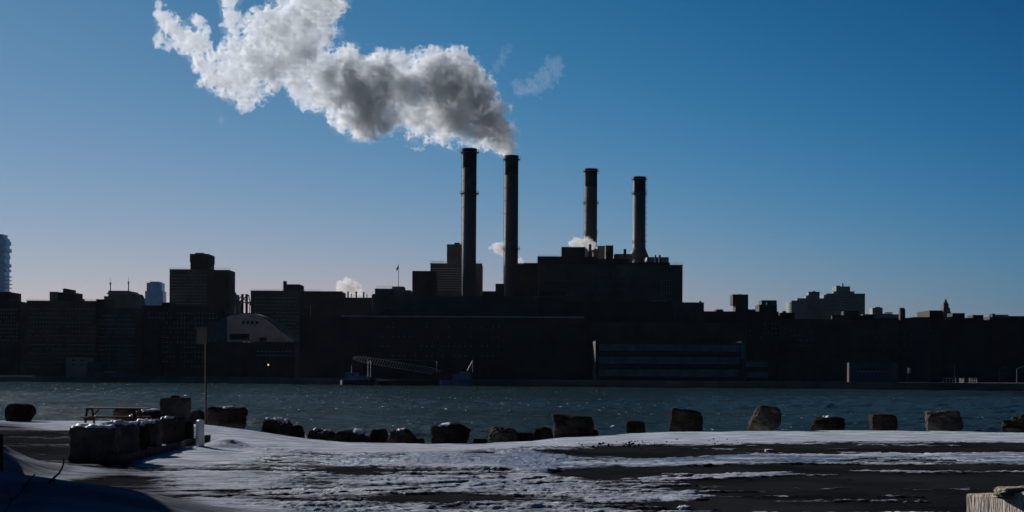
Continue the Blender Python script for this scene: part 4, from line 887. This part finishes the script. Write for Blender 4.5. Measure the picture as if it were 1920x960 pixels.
# ------------------------------------------------------------------ pale concrete block, bottom right
def barrier():
    Y = 22.0; a = P(1812, 927, Y); zt = a.z; yaw = R_(68)
    root = empty('concrete_block', (a.x, Y, G0), 'pale stained concrete block cut by the bottom right corner', 'concrete block')
    dx = Vector((math.cos(yaw), -math.sin(yaw), 0)); dy = Vector((math.sin(yaw), math.cos(yaw), 0))
    nx, nz = 60, 24; Ln, Wd = 3.4, .55; vs_ = []; grid = {}
    def pt(s, t, h_):
        n_ = HN.fbm(np.array([[s*2, t*2, h_*2]]), 4)[0]*.012
        chip = -.03*max(0, HN(np.array([[s*5, 3, h_*5+9]]))[0]-.45) if h_ > (zt-G0)*.8 else 0
        q = dx*s + dy*(t*Wd - (n_ if t < .5 else -n_)) ; return (q.x, q.y, h_+.11*s/1.0*.9+n_+chip)
    top = zt-G0
    prof = [(0, -.1)] + [(0, top*k/nz) for k in range(nz)] + [(.02, top-.01), (.06, top)] + [(k/6, top+.004) for k in range(1, 6)] + [(.96, top-.005), (1, top-.04), (1, -.1)]
    m = len(prof)
    for i in range(nx+1):
        for (t, h_) in prof: vs_.append(pt(i/nx*Ln, t, h_))
    fs = [(i*m+j, (i+1)*m+j, (i+1)*m+j+1, i*m+j+1) for i in range(nx) for j in range(m-1)]
    fs += [tuple(range(m)), tuple(nx*m+j for j in range(m-1, -1, -1))]
    me = bpy.data.meshes.new('block_body'); me.from_pydata(vs_, [], fs); me.materials.append(m_barrier); me.update()
    o = bpy.data.objects.new('block_body', me); C.objects.link(o); o.parent = root
barrier()
place_rock('rough_stone', 'rough lichen covered stone resting on the pale concrete block', 'stone', 1862, 1990, 912, 934, 21.2, m_moss, None, 71, None, depth=.7, sink=.04, cuts=12, sharp=9, rough=.09, taper=.35)

# ------------------------------------------------------------------ smoke and steam: closed meshes filled with scattering volume
def surface_nets(fv, org, h_):
    """fv>0 inside; returns verts, quads"""
    s = fv > 0
    nx, ny, nz = fv.shape
    c = np.zeros((nx-1, ny-1, nz-1), np.int8)
    for i in (0, 1):
        for j in (0, 1):
            for k in (0, 1): c += s[i:nx-1+i, j:ny-1+j, k:nz-1+k]
    act = np.argwhere((c > 0) & (c < 8)); ids = -np.ones(c.shape, np.int32); ids[act[:, 0], act[:, 1], act[:, 2]] = np.arange(len(act))
    acc = np.zeros((len(act), 3), np.float32); cnt = np.zeros(len(act), np.float32)
    cs = [(i, j, k) for i in (0, 1) for j in (0, 1) for k in (0, 1)]
    vals = {q: fv[act[:, 0]+q[0], act[:, 1]+q[1], act[:, 2]+q[2]] for q in cs}
    for q in cs:
        for ax in range(3):
            if q[ax] == 0:
                r = list(q); r[ax] = 1; r = tuple(r); A_, B_ = vals[q], vals[r]; m = (A_ > 0) != (B_ > 0)
                t = np.where(m, A_/(A_-B_+1e-12), 0); p = np.array(q, np.float32)[None, :].repeat(len(act), 0); p[:, ax] = t
                acc[m] += p[m]; cnt[m] += 1
    V_ = (act+acc/np.maximum(cnt, 1)[:, None]+0.0)*h_+org
    Q = []
    for ax in range(3):
        u, v_ = [(1, 2), (2, 0), (0, 1)][ax]
        sl0 = [slice(None)]*3; sl1 = [slice(None)]*3; sl0[ax] = slice(0, -1); sl1[ax] = slice(1, None)
        d = s[tuple(sl0)] != s[tuple(sl1)]; e = np.argwhere(d); e = e[(e[:, u] > 0) & (e[:, v_] > 0)]
        e = e[(e[:, u] < fv.shape[u]-1) & (e[:, v_] < fv.shape[v_]-1)]
        inside = s[e[:, 0], e[:, 1], e[:, 2]]
        def g(du, dv):
            q = e.copy(); q[:, u] -= du; q[:, v_] -= dv; return ids[q[:, 0], q[:, 1], q[:, 2]]
        quad = np.stack([g(1, 1), g(0, 1), g(0, 0), g(1, 0)], 1); quad[~inside] = quad[~inside][:, ::-1]; Q.append(quad)
    Q = np.concatenate(Q); return V_, Q[(Q >= 0).all(1)]
def smoke_mat(name, dens, col=(1, 1, 1), g_=0.0, noise=None):
    m = bpy.data.materials.new(name); m.use_nodes = True; nt = m.node_tree
    nt.nodes.remove(nt.nodes['Principled BSDF']); v = nt.nodes.new('ShaderNodeVolumePrincipled')
    v.inputs['Color'].default_value = (*col, 1); v.inputs['Density'].default_value = dens; v.inputs['Anisotropy'].default_value = g_
    nt.links.new(v.outputs[0], nt.nodes['Material Output'].inputs['Volume']); return m
def plume(name, label, cat, blobs, Y, h_, material, seed, amp=1.0, zfac=.8, scales=((.9, .9), (.42, 1.0), (.2, .75), (.1, .5), (.05, .34)), small_end=None, kind='stuff', squash=1.0, bias=0.0):
    rg = np.random.default_rng(seed)
    sc_ = Y/F; DK = [(935, 262), (912, 222), (895, 190), (868, 160), (845, 165), (850, 205), (710, 160), (690, 190), (738, 170), (650, 150), (590, 140)]
    B = []
    for (px_, py_, r) in blobs:
        sy_ = 1.0 if not name in ('smoke_plume', 'thin_fringe') else (1.02 if min((px_-a_)**2+(py_-b__)**2 for a_, b__ in DK) < 23**2 else .45)
        if name in ('smoke_plume', 'thin_fringe'): zfac = 1.3 if min((px_-a_)**2+(py_-b__)**2 for a_, b__ in DK) < 23**2 else .3
        q = P(px_, py_, Y); rm = r*sc_; rm *= 1.0+.25*max(0, 1-r/20); B.append((q.x, Y+rg.uniform(-1, 1)*rm*.35*zfac, q.z, rm, sy_))
        for k in range(3): B.append((q.x+rg.normal()*rm*.45, Y+rg.normal()*rm*.6*zfac+(rm*.3 if zfac > 1.1 else 0), q.z+rg.normal()*rm*.45, rm*rg.uniform(.4, .62), sy_))
    B = np.array(B); lo = (B[:, :3]-B[:, 3:4]).min(0)-4*h_-B[:, 3].max()*.3; hi = (B[:, :3]+B[:, 3:4]).max(0)+4*h_+B[:, 3].max()*.3
    nn = np.ceil((hi-lo)/h_).astype(int); ax = [(lo[i]+h_*np.arange(nn[i])).astype(np.float32) for i in range(3)]
    fld = np.full(nn, -3.0, np.float32); rad = np.full(nn, B[:, 3].min(), np.float32)
    for (x, y, z, r, sy_) in B.astype(np.float32):
        R2 = r*1.7; i0 = [max(0, int((c_-R2-l_)/h_)) for c_, l_ in zip((x, y, z), lo)]; i1 = [min(n_, int((c_+R2-l_)/h_)+2) for c_, l_, n_ in zip((x, y, z), lo, nn)]
        sl = tuple(slice(a_, b__) for a_, b__ in zip(i0, i1))
        gx = ax[0][sl[0]][:, None, None]-x; gy = (ax[1][sl[1]][None, :, None]-y)/sy_; gz_ = ax[2][sl[2]][None, None, :]-z
        d = 1-np.sqrt(gx*gx+gy*gy+gz_*gz_)/r                     # relative depth inside the blob
        cur = fld[sl]; up = d > cur; rad[sl] = np.where(up, r, rad[sl]); kk = 8.0
        fld[sl] = np.maximum(cur, d)+np.log1p(np.exp(-kk*np.abs(np.clip(cur, -3, 3)-d)))/kk*.6
    ns = np.zeros(nn, np.float32); Rm = float(np.median(B[:, 3]))
    for s_, a_ in scales:
        cells = [n_*h_/(s_*Rm*1.6) for n_ in nn]; n_ = noise3(nn, cells, rg)
        ns += a_*(0.5-np.abs(n_))*1.0 if s_ < .8 else a_*.5*n_
    fld = fld + amp*ns*np.clip(.35+.65*rad/Rm, .4, 1.15)*.45 + bias
    for a_ in range(3):                                          # keep the mesh closed
        for e_ in (0, -1):
            sl = [slice(None)]*3; sl[a_] = e_; fld[tuple(sl)] = -1
    V_, Q = surface_nets(fld, lo, h_)
    me = np_mesh(name, V_, Q, material, smooth=True); o = bpy.data.objects.new(name, me); C.objects.link(o)
    tag(o, label, cat, kind=kind); print(name, len(V_), nn); return o
BIG = [(958, 287, 9), (953, 278, 14), (944, 266, 20), (930, 250, 27), (915, 235, 31), (905, 213, 32), (893, 190, 34), (878, 168, 36), (862, 145, 34), (853, 108, 17), (838, 160, 40), (848, 205, 42), (872, 238, 28), (893, 262, 16),
       (815, 118, 20), (792, 130, 26), (800, 165, 40), (802, 212, 42), (778, 226, 32), (828, 248, 20), (760, 180, 42), (752, 138, 22), (725, 140, 36), (712, 112, 18), (700, 160, 44), (718, 200, 38), (742, 212, 26), (688, 205, 40), (675, 228, 22),
       (638, 234, 15), (642, 205, 28), (655, 160, 40), (656, 98, 17), (645, 120, 26), (612, 150, 40), (600, 186, 22), (608, 118, 30), (570, 190, 14), (564, 165, 24), (545, 125, 40), (562, 82, 44), (574, 42, 44), (592, 10, 40), (530, 66, 40), (505, 105, 40), (490, 142, 32),
       (512, 24, 22), (484, 32, 18), (488, 66, 30), (470, 160, 28), (458, 188, 18), (456, 204, 8), (442, 152, 28), (430, 118, 24), (437, 76, 17), (434, 50, 16), (432, 30, 16), (429, 8, 15), (428, -16, 15), (404, 142, 24), (388, 116, 22), (372, 92, 20),
       (360, 66, 24), (342, 64, 22), (350, 88, 12), (322, 52, 20), (306, 32, 13), (298, 10, 8), (294, -10, 7), (302, 76, 12), (312, 88, 8), (372, 48, 12), (386, 60, 8), (600, -30, 40), (530, -22, 20), (575, -50, 40), (625, 22, 12), (480, 110, 30), (560, 110, 44)]
m_smoke = smoke_mat('smoke_volume', 0.25, (.925, .965, .995), 0.4)  # sky-blue shade of the white plume tinted into the scattering colour
m_wisp = smoke_mat('thin_steam_volume', 0.016, (.98, .98, .98), 0.3)
m_steam = smoke_mat('steam_volume', 0.35, (.97, .97, .97), 0.3)
plume('smoke_plume', 'huge white and grey smoke plume drifting left from the second stack', 'smoke', BIG, 776, 0.54, m_smoke, 5, amp=1.25)
fr_ = plume('thin_fringe', None, None, BIG, 776, 1.0, smoke_mat('smoke_fringe_volume', 0.022, (.97, .98, .99), .4), 5, amp=1.25, bias=.16, kind=None); fr_.parent = bpy.data.objects['smoke_plume']
plume('steam_wisp', 'faint curl of vapour in the sky right of the big plume', 'vapour', [(985, 165, 12), (1000, 160, 14), (1015, 152, 14), (1028, 142, 14), (1040, 130, 12), (1044, 118, 9), (1030, 112, 6), (970, 158, 8), (975, 172, 8)], 780, 0.5, m_wisp, 11, amp=2.1, zfac=1)
plume('steam_wisp', 'thin faint vapour streak just above right of the plume head', 'vapour', [(950, 95, 6), (944, 105, 6), (938, 116, 7), (930, 127, 6), (956, 85, 4)], 780, 0.4, m_wisp, 12, amp=2.1)
plume('steam_puff', 'small white puff left of the second smokestack at its lower platform', 'steam', [(930, 465, 7), (937, 468, 8), (942, 470, 7), (926, 461, 4), (932, 459, 4)], 786, 0.25, m_steam, 13, amp=1.0)
plume('steam_puff', 'white steam drifting past the foot of the third smokestack', 'steam', [(1115, 465, 4), (1108, 462, 7), (1099, 455, 8), (1090, 457, 7), (1080, 456, 8), (1072, 457, 5), (1102, 450, 4), (1113, 459, 5)], 812, 0.25, m_steam, 14, amp=1.0)
plume('steam_puff', 'small cream steam cloud above the roof vents left of the plant', 'steam', [(678, 552, 3), (674, 547, 5), (668, 541, 7), (659, 538, 9), (648, 538, 9), (640, 537, 7), (650, 528, 6), (636, 543, 4)], 884, 0.25, m_steam, 15, amp=1.1)
plume('steam_puff', 'tiny steam wisp at the right shoulder of the second smokestack foot', 'steam', [(974, 490, 4), (976, 486, 3), (980, 491, 2.5)], 786, 0.2, m_steam, 16, amp=1.0)
plume('steam_wisp', 'tiny lone shred of vapour below the left part of the plume', 'vapour', [(416, 224, 5), (415, 229, 4)], 776, 0.3, m_wisp, 17, amp=1.2)
plume('steam_wisp', 'tiny pale wisp above the long roof on the right skyline', 'vapour', [(1730, 589, 3), (1731, 585, 2)], 665, 0.2, m_wisp, 18, amp=1.2)
plume('steam_wisp', 'faint thread of vapour left above the small cream steam cloud', 'vapour', [(633, 522, 4), (632, 515, 3), (622, 529, 3)], 884, 0.3, m_wisp, 19, amp=1.4)

# ------------------------------------------------------------------ haze
HAZE = 0.000012
if HAZE:
    mh = smoke_mat('haze_air', HAZE, (.5, .75, 1.0), 0.0)
    mb = MB(); mb.box(-3600, 3600, -200, 6700, -3, 570); tag(mb.build('haze', mh), kind='stuff')
